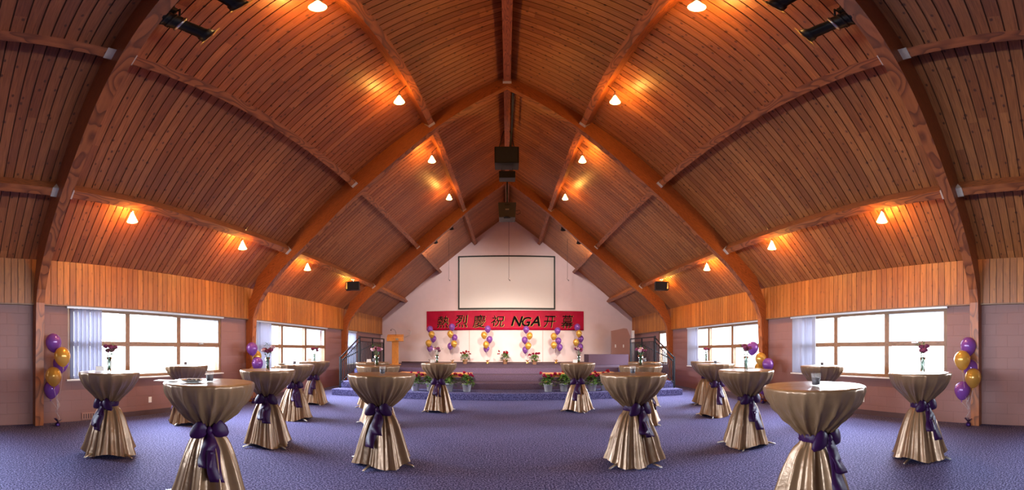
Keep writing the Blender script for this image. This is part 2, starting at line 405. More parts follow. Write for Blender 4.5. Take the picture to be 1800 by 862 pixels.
# ------------------------------------------------------------------ the room
b_ = MB(); b_.box((0, (YB+YR)/2, -.1), (14, YB-YR+1, .2)); struct(b_, 'floor', M['carpet'], 'blue violet speckled carpet covering the hall floor', 'floor')
# side walls with window openings: (y0, y1, z0, z1)
WZ0, WZ1 = .80, 2.13
OPEN = [(-3.2, .6), (2.33, 6.20), (7.45, 11.42), (12.98, 14.05)]  # first opening is unseen, added to let fill light in
for s, nm in ((-1, 'wall_left'), (1, 'wall_right')):
    w = MB(); xc = s*(WALL+.11)
    w.box((xc, (YR+YB)/2, WZ0/2), (.22, YB-YR, WZ0)); w.box((xc, (YR+YB)/2, (WZ1+3.0)/2), (.22, YB-YR, 3.0-WZ1))
    ys = [YR] + [y for o in OPEN for y in o] + [YB]
    for i in range(0, len(ys), 2): w.box((xc, (ys[i]+ys[i+1])/2, (WZ0+WZ1)/2), (.22, ys[i+1]-ys[i], WZ1-WZ0))
    # uv in metres: along y, up z
    w.uv = [[(w.v[k][1], w.v[k][2]) for k in f] for f in w.f]
    struct(w, nm, M['block'], 'mauve painted block wall on the %s side of the hall' % nm[5:], 'wall')
w = MB(); w.prism_y([(-WALL, 0), (WALL, 0), (WALL, roofz(WALL)), (0, APEX), (-WALL, roofz(WALL))], YB, YB+.2)
fixn(struct(w, 'wall_back', M['plaster'], 'pale pink gabled wall behind the stage', 'wall'))
w = MB(); w.prism_y([(-WALL, 0), (WALL, 0), (WALL, roofz(WALL)), (0, APEX), (-WALL, roofz(WALL))], YR-.2, YR)
fixn(struct(w, 'wall_front', M['block'], 'gabled wall behind the viewer', 'wall'))
# boarded roof slopes: real boards with grooves between them
BW, GV, GD = .133, .015, .020
XE = WALL+.05
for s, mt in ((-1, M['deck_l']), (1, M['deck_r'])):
    d = MB(); nb = int((YB-YR)/BW)+1
    up = Vector((s*sin(ALPHA), 0, cos(ALPHA)))
    A0 = Vector((0, 0, APEX)); A1 = Vector((s*XE, 0, roofz(XE))); L = (A1-A0).length
    for i in range(nb):
        y0 = YR + i*BW + GV/2; y1 = min(YR + (i+1)*BW - GV/2, YB)
        a, b2, c2, d2 = A0+Vector((0, y0, 0)), A0+Vector((0, y1, 0)), A1+Vector((0, y1, 0)), A1+Vector((0, y0, 0))
        u0, u1 = i*BW+.001, (i+1)*BW-.001
        d.quad(a, b2, c2, d2, [(u0, 0), (u1, 0), (u1, L), (u0, L)])
        g = up*GD
        d.quad(b2, b2+g, c2+g, c2, [(u1-.001, 0), (u1, 0), (u1, L), (u1-.001, L)]); d.quad(a+g, a, d2, d2+g, [(u0+.001, 0), (u0, 0), (u0, L), (u0+.001, L)])
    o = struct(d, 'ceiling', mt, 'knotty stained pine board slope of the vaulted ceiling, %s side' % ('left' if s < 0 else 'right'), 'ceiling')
    k = MB(); g0, g1 = up*GD, up*.14
    k.add([A0+g0+Vector((0, YR-.2, 0)), A1+g0+Vector((0, YR-.2, 0)), A1+g0+Vector((0, YB+.2, 0)), A0+g0+Vector((0, YB+.2, 0)),
           A0+g1+Vector((0, YR-.2, 0)), A1+g1+Vector((0, YR-.2, 0)), A1+g1+Vector((0, YB+.2, 0)), A0+g1+Vector((0, YB+.2, 0))],
          [(0, 1, 2, 3), (4, 7, 6, 5), (0, 4, 5, 1), (1, 5, 6, 2), (2, 6, 7, 3), (3, 7, 4, 0)])
    k.build('roof_backing', M['groove'], o)
# vertical board cladding band
PZ0, PZ1 = 2.17, roofz(PANEL)
for s, k in ((-1, 1), (1, 2)):
    d = MB(); bw = .121; nb = int((YB-YR)/bw)+1; x0 = s*PANEL; x1 = s*WALL
    for i in range(nb):
        y0 = YR+i*bw+.005; y1 = min(YR+(i+1)*bw-.005, YB); u0, u1 = i*bw+.001, (i+1)*bw-.001
        d.quad((x0, y0, PZ0), (x0, y1, PZ0), (x0, y1, PZ1), (x0, y0, PZ1), [(u0, 0), (u1, 0), (u1, .8), (u0, .8)])
        for ya, yb, ua in ((y1, y1, u1), (y0, y0, u0)):
            d.quad((x0, ya, PZ0), (x0+s*.01, ya, PZ0), (x0+s*.01, ya, PZ1), (x0, ya, PZ1), [(ua, 0), (ua, 0), (ua, .8), (ua, .8)])
    o = struct(d, 'trim_%d' % k, M['clad'], 'band of vertical orange pine boards along the top of the %s wall' % ('left' if s < 0 else 'right'), 'wall cladding')
    e = MB(); e.box(((x0+s*.01+x1)/2, (YR+YB)/2, (PZ0+PZ1)/2), (WALL-PANEL-.01, YB-YR, PZ1-PZ0)); e.build('cladding_backing', M['groove'], o)
    e = MB(); e.box((s*(PANEL+.025), (YR+YB)/2, PZ0-.012), (.075, YB-YR, .024)); e.build('cladding_lip', M['winwood'], o)
    e = MB(); e.box((s*(WALL-.008), (2.9+9.9)/2, .05), (.016, 7.0, .10)); struct(e, 'baseboard_%s' % ('left' if s < 0 else 'right'), M['basebrd'])

# arched laminated ribs: two halves each
PROF = [(6.08, 0), (6.07, .8), (6.05, 1.5), (6.02, 2.17), (5.95, 2.39), (5.81, 2.62), (5.64, 2.83), (5.41, 3.07), (5.16, 3.30), (4.94, 3.48), (4.70, 3.66),
        (4.50, 3.80), (4.14, 4.08), (3.58, 4.55), (3.07, 4.97), (2.57, 5.40), (2.05, 5.87), (1.48, 6.42), (.75, 7.07), (0, 7.72)]
def rib(y, s):
    d = MB(); n = len(PROF); xo = WALL-.005
    lens = [0]
    for i in range(1, n): lens.append(lens[-1] + hypot(PROF[i][0]-PROF[i-1][0], PROF[i][1]-PROF[i-1][1]))
    outer = []
    for i, (x, z) in enumerate(PROF):
        if z < 2.2: outer.append((xo, z))
        else:
            # point on the roof plane straight out from the inner edge, clipped to the wall
            f = (i-3)/(n-1-3); ex = xo*(1-f); outer.append((ex, roofz(ex)-.003))
    outer[3] = (xo, 2.35); 
    for yy, fl in ((y, 1), (y+RIBT, -1)):
        for i in range(n-1):
            a, b2 = PROF[i], PROF[i+1]; c2, d2 = outer[i+1], outer[i]
            q = [(s*a[0], yy, a[1]), (s*b2[0], yy, b2[1]), (s*c2[0], yy, c2[1]), (s*d2[0], yy, d2[1])]
            wd0 = hypot(a[0]-d2[0], a[1]-d2[1]); wd1 = hypot(b2[0]-c2[0], b2[1]-c2[1])
            uv = [(0, lens[i]), (0, lens[i+1]), (wd1, lens[i+1]), (wd0, lens[i])]
            d.quad(*q, uv)
    for i in range(n-1):
        a, b2 = PROF[i], PROF[i+1]
        d.quad((s*a[0], y, a[1]), (s*a[0], y+RIBT, a[1]), (s*b2[0], y+RIBT, b2[1]), (s*b2[0], y, b2[1]), [(.007, lens[i]*1.0+40), (.033, lens[i]+40), (.033, lens[i+1]+40), (.007, lens[i+1]+40)])
    d.quad((0, y, PROF[-1][1]), (0, y+RIBT, PROF[-1][1]), (0, y+RIBT, outer[-1][1]), (0, y, outer[-1][1]), [(0, 0), (.1, 0), (.1, .3), (0, .3)])
    return d
RN = ['added unseen behind the viewer for fill', 'nearest the viewer', 'halfway down the hall', 'in front of the stage']
for y, rn in zip(RIBS, RN):
    for s in (-1, 1):
        struct(rib(y, s), 'arch_rib', M['beam'], 'curved laminated timber half arch on the %s, %s' % ('left' if s < 0 else 'right', rn), 'beam')

# purlins between the ribs, each with steel seats
PUR = {'upper': (1.548, 6.503), 'middle': (3.225, 5.116), 'lower': (4.936, 3.700)}
BAYS = [(YR, RIBS[0]), (RIBS[0]+RIBT, RIBS[1]), (RIBS[1]+RIBT, RIBS[2]), (RIBS[2]+RIBT, RIBS[3]), (RIBS[3]+RIBT, YB)]
BN = ['rear bay', 'bay beside the viewer', 'first bay ahead', 'second bay ahead', 'bay above the stage']
def purlin(corner, s, y0, y1, name, label, seats):
    tv = Vector((s*cos(ALPHA), 0, -sin(ALPHA))); nv = Vector((s*sin(ALPHA), 0, cos(ALPHA)))   # down the slope, out of the roof
    c0 = Vector((s*corner[0], 0, corner[1])); W, D = .135, .26
    c1 = c0 - tv*W
    # depth up to the deck
    dep = (roofz(c0.x) - c0.z)*cos(ALPHA)
    d = MB(); P = [c0, c1, c1+nv*dep, c0+nv*dep]
    Y = [Vector((0, y0, 0)), Vector((0, y1, 0))]
    for i, wd in ((0, W), (1, dep), (3, dep)):
        a, b2 = P[i], P[(i+1) % 4]
        uv = [(0+i*.4, y0), (wd*.28+i*.4, y0), (wd*.28+i*.4, y1), (i*.4, y1)] if i == 0 else [(i*.4, y0), (i*.4+wd, y0), (i*.4+wd, y1), (i*.4, y1)]
        d.quad(a+Y[0], b2+Y[0], b2+Y[1], a+Y[1], uv)
    for yy in Y: d.quad(*[p+yy for p in P])
    o = struct(d, name, M['beam'], label, 'beam')
    for yy, sg in seats:
        k = MB(); t_ = .007; ln = .09
        A = c0 + tv*.012 - nv*t_; B = c1 - tv*.012 - nv*t_
        def slab(p, q, r, th):   # plate from three corners, given thickness vector
            k.add([p, q, r, p+th, q+th, r+th], [(0, 1, 2), (5, 4, 3), (0, 3, 4, 1), (1, 4, 5, 2), (2, 5, 3, 0)])
        a0, b0 = A+Vector((0, yy, 0)), B+Vector((0, yy, 0)); e = Vector((0, sg*ln, 0))
        k.add([a0, b0, b0+e, a0+e, a0+nv*t_, b0+nv*t_, b0+e+nv*t_, a0+e+nv*t_], [(0, 1, 2, 3), (7, 6, 5, 4), (0, 4, 5, 1), (1, 5, 6, 2), (2, 6, 7, 3), (3, 7, 4, 0)])
        slab(a0, a0+e, a0+nv*.17, -tv*.008); slab(b0, b0+e, b0+nv*.17, tv*.008)
        k.build('steel_seat', M['bracket'], o)
    return o
for (y0, y1), bn in zip(BAYS, BN):
    seats = ([(y0, 1)] if y0 > YR else []) + ([(y1, -1)] if y1 < YB else [])
    for s in (-1, 1):
        for key, c in PUR.items():
            purlin(c, s, y0, y1, 'roof_purlin', '%s timber purlin on the %s slope, %s' % (key, 'left' if s < 0 else 'right', bn), seats)
    d = MB(); zb = 6.487+EYE; zt_ = APEX-.03
    d.box((0, (y0+y1)/2, (zb+zt_)/2), (.14, y1-y0, zt_-zb)); o = struct(d, 'ridge_beam', M['beam'], 'timber ridge beam at the peak of the ceiling, %s' % bn, 'beam')
    for yy, sg in seats:
        k = MB(); k.box((0, yy+sg*.045, zb-.004), (.17, .09, .008)); k.box((-.078, yy+sg*.03, zb+.05), (.008, .06, .10)); k.box((.078, yy+sg*.03, zb+.05), (.008, .06, .10)); k.build('steel_seat', M['bracket'], o)

# ------------------------------------------------------------------ windows
def window(n, s, y0, y1, cols):
    o = MB(); xm = s*(WALL+.07)
    fw, fd = .065, .12
    def bar(y0_, y1_, z0_, z1_, d_=fd, mb=o, x=xm): mb.box((x, (y0_+y1_)/2, (z0_+z1_)/2), (d_, y1_-y0_, z1_-z0_), axis=1 if (y1_-y0_) > (z1_-z0_) else 2)
    bar(y0, y1, WZ0, WZ0+fw); bar(y0, y1, WZ1-fw, WZ1); bar(y0, y0+fw, WZ0+fw, WZ1-fw); bar(y1-fw, y1, WZ0+fw, WZ1-fw)
    zm = (WZ0+WZ1)/2; cw = (y1-y0)/cols
    for i in range(1, cols): bar(y0+i*cw-.05, y0+i*cw+.05, WZ0+fw, WZ1-fw, .10)
    ps = []
    for i in range(cols):
        a = y0 + (fw if i == 0 else i*cw+.05); b2 = y1-fw if i == cols-1 else y0+(i+1)*cw-.05
        bar(a, b2, zm-.045, zm+.045, .11)
        ps += [(a, b2, WZ0+fw, zm-.045), (a, b2, zm+.045, WZ1-fw)]
    root = struct(o, 'window_%d' % n, M['winwood'], None, None)
    for a, b2, c2, d2 in ps:
        k = MB(); k.box((xm, (a+b2)/2, (c2+d2)/2), (.006, b2-a, d2-c2)); k.build('pane', M['pane'], root)
    k = MB(); k.box((s*(WALL-.02), (y0+y1)/2, WZ0-.012), (.10, y1-y0+.06, .024)); k.build('window_sill', M['white'], root)
    # an aluminium sash inside the upper opening light, with its latch
    a, b2, c2, d2 = ps[1] if s > 0 else ps[-1]
    k = MB(); f = .022
    for q in ((a, b2, c2, c2+f), (a, b2, d2-f, d2), (a, a+f, c2+f, d2-f), (b2-f, b2, c2+f, d2-f)): bar(*q, d_=.03, mb=k, x=xm-s*.03)
    k.build('opening_sash', M['alum'], root)
    k = MB(); k.box((xm-s*.065, (a+b2)/2, c2-.02), (.03, .14, .016)); k.tube([(xm-s*.08, (a+b2)/2-.02, c2-.02), (xm-s*.08, (a+b2)/2+.05, c2+.0)], .007, 6); k.build('window_latch', M['steel'], root)
    return root
n = 0
for i, (y0, y1) in enumerate(OPEN):
    for s in (-1, 1):
        n += 1; r = window(n, s, y0, y1, 3 if i < 3 else 1)
        tag(r, '%s window of wooden frames, %s' % ('left wall' if s < 0 else 'right wall', ['added unseen behind the viewer for fill', 'nearest the viewer', 'in the second bay', 'beside the stage'][i]), 'window')
# vertical blinds: headrail over the whole window, louvres drawn to one end
def blind(s, y0, y1, ya, yb, label, full=False):
    root = empty('vertical_blind', (s*(WALL-.05), ya, WZ0), 0, label, 'blind', 'vertical window blinds')
    lx, ly = s*(WALL-.05), ya
    h = MB(); h.box((0, (y0+y1)/2-ly, WZ1-WZ0+.005), (.045, y1-y0+.06, .05)); h.build('headrail', M['alum'], root, .004)
    L = MB(); rnd = random.Random(int(ya*100)); n_ = max(5, int((yb-ya)/.074))
    for i in range(n_):
        y = ya + (yb-ya)*(i+.5)/n_ - ly; a = rnd.uniform(.55, 1.15) if not full else rnd.uniform(.15, .4)
        dx, dy = -s*sin(a)*.042, cos(a)*.042
        pts = []
        for z in (.01, WZ1-WZ0-.02):
            pts.append([(-dx, y-dy, z), (0.006, y, z), (dx, y+dy, z)])
        L.add(pts[0]+pts[1], [(0, 1, 4, 3), (1, 2, 5, 4)], None, True)
    L.build('louvres', M['blind'], root)
    w_ = MB(); w_.tube([(-s*.03, ya-ly-.04, WZ1-WZ0), (-s*.03, ya-ly-.04, .25)], .004, 6); w_.build('wand', M['white'], root)
for s in (-1, 1):
    sd = 'left' if s < 0 else 'right'
    for (y0, y1), nm in ((OPEN[1], 'nearest the viewer'), (OPEN[2], 'of the second bay')):
        ya, yb = (y0+.03, y0+.68) if s < 0 else (y1-.75, y1-.03)
        blind(s, y0, y1, ya, yb, 'pale vertical louvre blind drawn aside at the %s window %s' % (sd, nm))
blind(-1, OPEN[3][0], OPEN[3][1], OPEN[3][0]+.03, OPEN[3][1]-.03, 'closed vertical louvre blind on the left window beside the stage', True)
# outdoors seen through the glass
d = MB(); d.box((0, 6, -.25), (60, 60, .1)); struct(d, 'ground_outside', M['earth'])
for s in (-1, 1):
    d = MB()
    for i in range(36): d.box((s*7.3, YR+.5+i*.6, 2.62), (1.6, .58, .03))
    struct(d, 'eave_outside', M['eave'])

# ------------------------------------------------------------------ stage
SH = .74; rz = .185
def stp(x0, x1, y0, y1, z0, z1, nm, m, lab):
    d = MB(); d.box(((x0+x1)/2, (y0+y1)/2, (z0+z1)/2), (x1-x0, y1-y0, z1-z0)); return struct(d, nm, m, lab, 'stage', .012)
stp(-5.15, 5.15, 12.3, YB, 0, SH, 'stage_platform', M['stage'], 'raised stage carpeted in dusty violet')
stp(-3.9, 3.9, 9.6, 12.3, 0, rz, 'stage_step', M['carpet'], 'lowest wide carpeted step in front of the stage')
stp(-3.9, 3.9, 10.6, 12.3, rz, 2*rz, 'stage_step', M['stage'], 'middle wide carpeted step in front of the stage')
stp(-3.9, 3.9, 11.4, 12.3, 2*rz, 3*rz, 'stage_step', M['stage'], 'top wide carpeted step in front of the stage')
for s in (-1, 1):
    sd = 'left' if s < 0 else 'right'
    for k, (yy, top, o_) in enumerate(((9.6, rz, 'lowest'), (10.15, 2*rz, 'second'), (10.7, 3*rz, 'third'), (11.25, SH, 'top'))):
        xa, xb = sorted((s*3.9, s*5.05)); stp(xa, xb, yy, 12.3, top-rz, top, 'side_stair_step', M['carpet'], '%s step of the %s stair with black railing' % (o_, sd))
# back wall seams
for i, px in enumerate((825, 954)):
    x = 17.2*tan((px-CX)/FPX); d = MB(); d.box((x, YB-.004, (SH+2.3)/2), (.018, .008, 2.3-SH)); struct(d, 'trim_%d' % (3+i), M['mauve'])
d = MB(); d.box((0, YB-.012, SH+.03), (10.3, .024, .06)); struct(d, 'baseboard_back', M['basebrd'])
# stepped brown wing wall on the right of the stage
d = MB(); d.prism_y([(4.76, SH), (5.66, SH), (5.66, 2.02), (5.50, 2.36), (5.34, 2.38), (4.76, 2.25)], 16.0, 16.15)
r = fixn(struct(d, 'wall_wing', M['mauve'], 'brown wing wall with sloping top on the right of the stage', 'wall'))
for x, lab in ((4.93, 'left'), (5.32, 'right')):
    k = MB(); k.box((x, 15.99, 1.55), (.055, .02, .14)); tag(k.build('light_switch', M['white'], None, .004), '%s white switch plate on the brown wing wall' % lab, 'switch', 'switch plates on the wing wall')
d = MB(); d.box((5.76, 15.9, 1.5), (.10, .12, 1.55)); struct(d, 'trim_5', M['white'])
# low carpeted platform box
d = MB(); d.box((4.2, 15.0, SH+.22), (1.75, .9, .44)); tag(d.build('platform_box', M['boxcarpet'], None, .015), 'low dark carpeted box at the right of the stage', 'platform')

# ------------------------------------------------------------------ projection screen
sx0, sx1, sz0, sz1 = -2.34, 2.29, 3.31, 5.96
root = empty('projection_screen', (0, YB-.05, sz0), 0, 'large white projection screen with black border on the wall above the red banner', 'screen')
cx_, cz_ = (sx0+sx1)/2, (sz1-sz0)/2
d = MB(); d.box((cx_, .02, cz_), (sx1-sx0-.12, .012, sz1-sz0-.12)); d.build('screen_cloth', M['screen'], root)
d = MB()
for q in ((cx_, 0, .035, sx1-sx0, .07), (cx_, 0, sz1-sz0-.035, sx1-sx0, .07)): d.box((q[0], q[1], q[2]), (q[3], .03, q[4]))
for x in (sx0+.035, sx1-.035): d.box((x, 0, cz_), (.07, .03, sz1-sz0-.14))
d.build('border', M['black'], root, .004)

# ------------------------------------------------------------------ banner with its lettering
bx0, bx1, bz0, bz1, byy = -3.88, 3.68, 2.32, 3.25, YB-.05
root = empty('banner', (0, byy, bz0), 0, 'long red banner with black and gold lettering hung above the stage', 'banner')
d = MB(); NX, NZ = 60, 10; V = []; F = []
for side in (0, 1):
    for j in range(NZ+1):
        for i in range(NX+1):
            x = bx0+(bx1-bx0)*i/NX; z = (bz1-bz0)*j/NZ
            y = .012*noise.noise(Vector((x*1.6, z*1.2, 3))) + .008*sin(x*3.1+z) + side*.012
            V.append((x, y, z))
n0 = (NX+1)*(NZ+1)
for j in range(NZ):
    for i in range(NX):
        a = j*(NX+1)+i; F.append((a, a+1, a+NX+2, a+NX+1)); F.append((n0+a, n0+a+NX+1, n0+a+NX+2, n0+a+1))
for i in range(NX): F.append((i, n0+i, n0+i+1, i+1)); a = NZ*(NX+1)+i; F.append((a, a+1, n0+a+1, n0+a))
d.add(V, F, None, True); d.build('banner_cloth', M['banner'], root)
def glyph(ch, x, zc, h, off, shear, y, th, sx=1.0):
    cu = bpy.data.curves.new('glyph', 'FONT'); cu.body = ch; cu.size = 1.0; cu.shear = shear; cu.offset = off; cu.extrude = th; cu.resolution_u = 3
    o = bpy.data.objects.new('glyph', cu); COL.objects.link(o)
    bpy.context.view_layer.update()
    me = bpy.data.meshes.new_from_object(o.evaluated_get(bpy.context.evaluated_depsgraph_get()))
    bpy.data.objects.remove(o); bpy.data.curves.remove(cu)
    vs = [v.co.copy() for v in me.vertices]; fs = [tuple(p.vertices) for p in me.polygons]; bpy.data.meshes.remove(me)
    x0, x1 = min(v.x for v in vs), max(v.x for v in vs); y0, y1 = min(v.y for v in vs), max(v.y for v in vs)
    k = h/(y1-y0); out = []
    for v in vs:
        u = (v.x-(x0+x1)/2)*k*sx; w_ = (v.y-(y0+y1)/2)*k
        # brush-like unevenness of the hand-written strokes
        nz = noise.noise(Vector((v.x*2.2, v.y*2.2, ord(ch) % 17)))
        out.append((x+u+nz*.02, y-v.z, zc+w_+nz*.025))
    return out, fs
TXT = [('熱', 778.5, 566.5, .56, 1.0), ('烈', 811, 565, .58, 1.0), ('慶', 842.5, 565, .60, .95), ('祝', 875, 565, .52, 1.15),
       ('N', 909, 565, .47, 1.05), ('G', 925.5, 566, .47, 1.0), ('A', 940.5, 565, .47, 1.05), ('开', 966, 566, .55, .95), ('幕', 997, 566, .66, .82)]
for ch, px, py, h, sx in TXT:
    p = at(px, py, byy/cos((px-CX)/FPX)); sh = .28 if ch in 'NGA' else .12
    lt = MB(); ed = MB(); vs, fs = glyph(ch, p.x, p.z-bz0, h, .022 if ch in 'NGA' else .0, sh, -.034, .003, sx); lt.add(vs, fs)
    vs, fs = glyph(ch, p.x+.012, p.z-bz0-.006, h*1.02, .028 if ch in 'NGA' else .0, sh, -.026, .003, sx); ed.add(vs, fs)
    lo = tag(lt.build('brush_character', M['ink'], root), 'black brush character'); tag(ed.build('gold_edge', M['gilt'], lo), 'gold edge of the character')

# ------------------------------------------------------------------ lectern
root = empty('lectern', (-4.56, 14.3, SH), radians(14), 'honey coloured wooden lectern with microphone standing on the left of the stage', 'lectern')
d = MB(); d.box((0, 0, .50), (.27, .30, .96), axis=2); d.build('column', M['lectern'], root, .008)
d = MB(); d.box((0, 0, .02), (.46, .42, .04)); d.build('base', M['lectern'], root, .008)
d = MB(); d.add([(-.34, -.24, .98), (.34, -.24, .98), (.34, .24, .98), (-.34, .24, .98), (-.34, -.24, 1.14), (.34, -.24, 1.14), (.34, .24, 1.28), (-.34, .24, 1.28)],
                [(0, 3, 2, 1), (4, 5, 6, 7), (0, 1, 5, 4), (1, 2, 6, 5), (2, 3, 7, 6), (3, 0, 4, 7)]); d.build('reading_desk', M['lectern'], root, .008)
d = MB(); d.tube([(.02, 0, 1.22), (.02, .02, 1.35), (-.03, .0, 1.46), (-.14, -.04, 1.50), (-.17, -.06, 1.46)], .007, 6); mic = d.build('gooseneck_microphone', M['black'], root)
d = MB(); d.blob((-.18, -.065, 1.44), (.018, .018, .03), 8); d.build('microphone_head', M['black'], mic)
d = MB(); d.box((.08, -.26, 1.06), (.11, .03, .07)); d.build('badge', M['steel'], root, .01)

# ------------------------------------------------------------------ black railings
def railing(s):
    sd = 'left' if s < 0 else 'right'; X = s*4.98
    root = empty('stair_railing', (X, 10.02, rz), 0, 'black iron railing sloping up the %s stage stair' % sd, 'railing', 'black iron stage railings')
    y1, z1 = 1.48, SH-rz
    H = .95
    for nm, yy, zb, zt_ in (('newel_post', 0, 0, H), ('top_post', y1, z1, z1+H+.14)):
        d = MB(); d.box((0, yy, (zb+zt_)/2), (.045, .045, zt_-zb)); d.box((0, yy, zt_+.008), (.06, .06, .016)); d.build(nm, M['iron'], root)
    for nm, dz, r_ in (('handrail', H-.03, .022), ('upper_rail', H-.17, .013), ('lower_rail', .13, .013)):
        d = MB(); d.tube([(0, 0, dz), (0, y1, z1+dz+(.12 if nm != 'lower_rail' else 0))], r_, 6); d.build(nm, M['iron'], root)
    for k in range(1, 12):
        f = k/12; d = MB(); d.box((0, y1*f, z1*f+.13+(H-.30+.12*f)/2), (.020, .020, H-.30+.12*f)); d.build('baluster', M['iron'], root)
    root = empty('stage_railing', (X, 11.5, SH), 0, 'black iron guard railing along the %s edge of the stage' % sd, 'railing', 'black iron stage railings')
    L = 2.55; H = 1.07
    for nm, yy in (('post', .06), ('post', L/2), ('post', L)):
        d = MB(); d.box((0, yy, H/2), (.04, .04, H)); d.build(nm, M['iron'], root)
    for nm, zz, r_ in (('handrail', H, .022), ('upper_rail', H-.15, .013), ('lower_rail', .12, .013)):
        d = MB(); d.box((0, L/2+.03, zz), (r_*1.8, L-.04, r_*1.8)); d.build(nm, M['iron'], root)
    nb = 22
    for k in range(1, nb):
        d = MB(); d.box((0, .06+(L-.06)*k/nb, .12+(H-.27)/2), (.020, .020, H-.27)); d.build('baluster', M['iron'], root)
    root = empty('ramp_handrail', (s*5.6, 11.3, 0), 0, 'second sloping black handrail between the %s stage railing and the wall' % sd, 'railing')
    d = MB(); d.tube([(0, 0, 1.0), (0, 3.2, 1.62)], .02, 6); d.build('rail', M['iron'], root)
    for yy, zt_ in ((0.05, 1.0), (1.6, 1.31), (3.15, 1.61)):
        d = MB(); d.tube([(0, yy, 0), (0, yy, zt_)], .016, 6); d.build('post', M['iron'], root)
for s in (-1, 1): railing(s)

# ------------------------------------------------------------------ low wooden kneeling benches
for s, lab in ((-1, 'left'), (1, 'right')):
    xa, xb = (1.06, 3.3); root = empty('kneeling_bench', (s*(xa+xb)/2, 10.95, 2*rz), 0, 'long low wooden bench behind the potted flowers, %s of the centre steps' % lab, 'bench')
    Lb = xb-xa
    d = MB(); d.box((0, 0, .27), (Lb, .26, .05), axis=0); d.build('top', M['bench'], root, .006)
    d = MB(); d.box((0, .05, .19), (Lb-.3, .03, .09), axis=0); d.build('apron', M['bench'], root)
    for x in (-Lb/2+.12, 0, Lb/2-.12): d = MB(); d.box((x, 0, .123), (.05, .22, .246), axis=2); d.build('leg', M['bench'], root)

# ------------------------------------------------------------------ potted flowers
def leaf(mb, p, dr, up, ln, w):
    dr = dr.normalized(); sd = dr.cross(up).normalized(); n_ = sd.cross(dr)
    pts = [p, p+dr*ln*.4+sd*w*.5+n_*ln*.06, p+dr*ln*.5-n_*ln*.04, p+dr*ln*.4-sd*w*.5+n_*ln*.06, p+dr*ln+n_*-ln*.12]
    mb.add(pts, [(0, 1, 2), (0, 2, 3), (1, 4, 2), (2, 4, 3)], None, True)
def plant(seed, potm, petal, leafm, R_, H_, pr, ph, nl, nf, trail=0):
    rnd = random.Random(seed); root = empty('potted_flowers')
    d = MB(); d.lathe([(pr*.72, 0), (pr*.95, ph*.86), (pr*1.04, ph*.86), (pr*1.06, ph), (pr*.94, ph), (pr*.92, ph*.9)], 20, capb=True, capt=True); d.build('pot', potm, root)
    f = MB()
    for k in range(nl):
        a = rnd.uniform(0, 2*pi); el = rnd.uniform(-.25, 1.35); rr = R_*rnd.uniform(.55, 1.0)
        p = Vector((cos(a)*cos(el)*rr, sin(a)*cos(el)*rr, ph*.95 + max(-.25*H_, sin(el)*H_*rnd.uniform(.6, 1))))
        dr = Vector((cos(a)*cos(el), sin(a)*cos(el), rnd.uniform(-.5, .5))); leaf(f, p-dr*.05, dr, Vector((0, 0, 1)), rnd.uniform(.06, .11), rnd.uniform(.05, .09))
    for k in range(10):
        a = 2*pi*k/10; f.tube([(0, 0, ph*.9), (cos(a)*R_*.4, sin(a)*R_*.4, ph+H_*.4), (cos(a)*R_*.7, sin(a)*R_*.7, ph+H_*.75)], .004, 5)
    f.build('foliage', leafm, root)
    for k in range(nf):
        a = 2*pi*(k+rnd.uniform(-.3, .3))/nf; rr = R_*rnd.uniform(.3, 1.0 + trail)
        c = Vector((cos(a)*rr, sin(a)*rr, ph+H_*rnd.uniform(.75, 1.2)))
        b2 = MB()
        for q in range(7): b2.blob(c+Vector((rnd.uniform(-.035, .035), rnd.uniform(-.035, .035), rnd.uniform(-.02, .03))), rnd.uniform(.018, .03), 6, .15, rnd)
        b2.tube([(c.x*.4, c.y*.4, ph+H_*.3), c], .003, 4); b2.build('flower_head', petal, root)
    return root
p_red = plant(1, M['terracotta'], M['red'], M['leaf'], .26, .32, .12, .20, 230, 8, .25)
p_red2 = plant(2, M['terracotta'], M['pink'], M['leaf'], .27, .25, .12, .19, 220, 9)
s_a = plant(3, M['pot'], M['pink'], M['leaf'], .26, .27, .135, .23, 230, 6)
s_b = plant(4, M['pot'], M['red'], M['leaf'], .27, .28, .135, .23, 240, 5)
def put(src, p, rz_, label, group, first):
    o = src if first else copy_tree(src)
    o.location = p; o.rotation_euler = (0, 0, rz_); tag(o, label, 'potted plant', group); return o
def onplane(px, Y, z):
    x = Y*tan((px-CX)/FPX); return (x, Y, z)
put(p_red, onplane(817.5, 16.1, SH), 0, 'red geranium in terracotta pot on the stage, leftmost of the three there', 'geraniums on the stage', True)
put(p_red, onplane(888, 16.1, SH), 2.1, 'red geranium in terracotta pot at the middle of the stage', 'geraniums on the stage', False)
put(p_red2, onplane(939.5, 15.6, SH), 0, 'pink flowers in terracotta pot on the stage, rightmost of the three there', 'geraniums on the stage', True)
SP = [(730, 's_a', 'first from the left'), (757, 's_b', 'second from the left'), (789, 's_b', 'third from the left'), (820.5, 's_a', 'fourth from the left'),
      (963.7, 's_a', 'just right of the centre steps'), (990.6, 's_b', 'second right of the centre steps'), (1016, 's_a', 'third right of the centre steps'), (1041, 's_a', 'fourth right of the centre steps'), (1063, 's_b', 'rightmost one')]
seen = set()
for i, (px, k, lab) in enumerate(SP):
    put({'s_a': s_a, 's_b': s_b}[k], onplane(px, 10.05, rz), i*1.3, 'flowering plant in grey pot on lowest stage step, ' + lab, 'potted flowers on the stage step', k not in seen); seen.add(k)

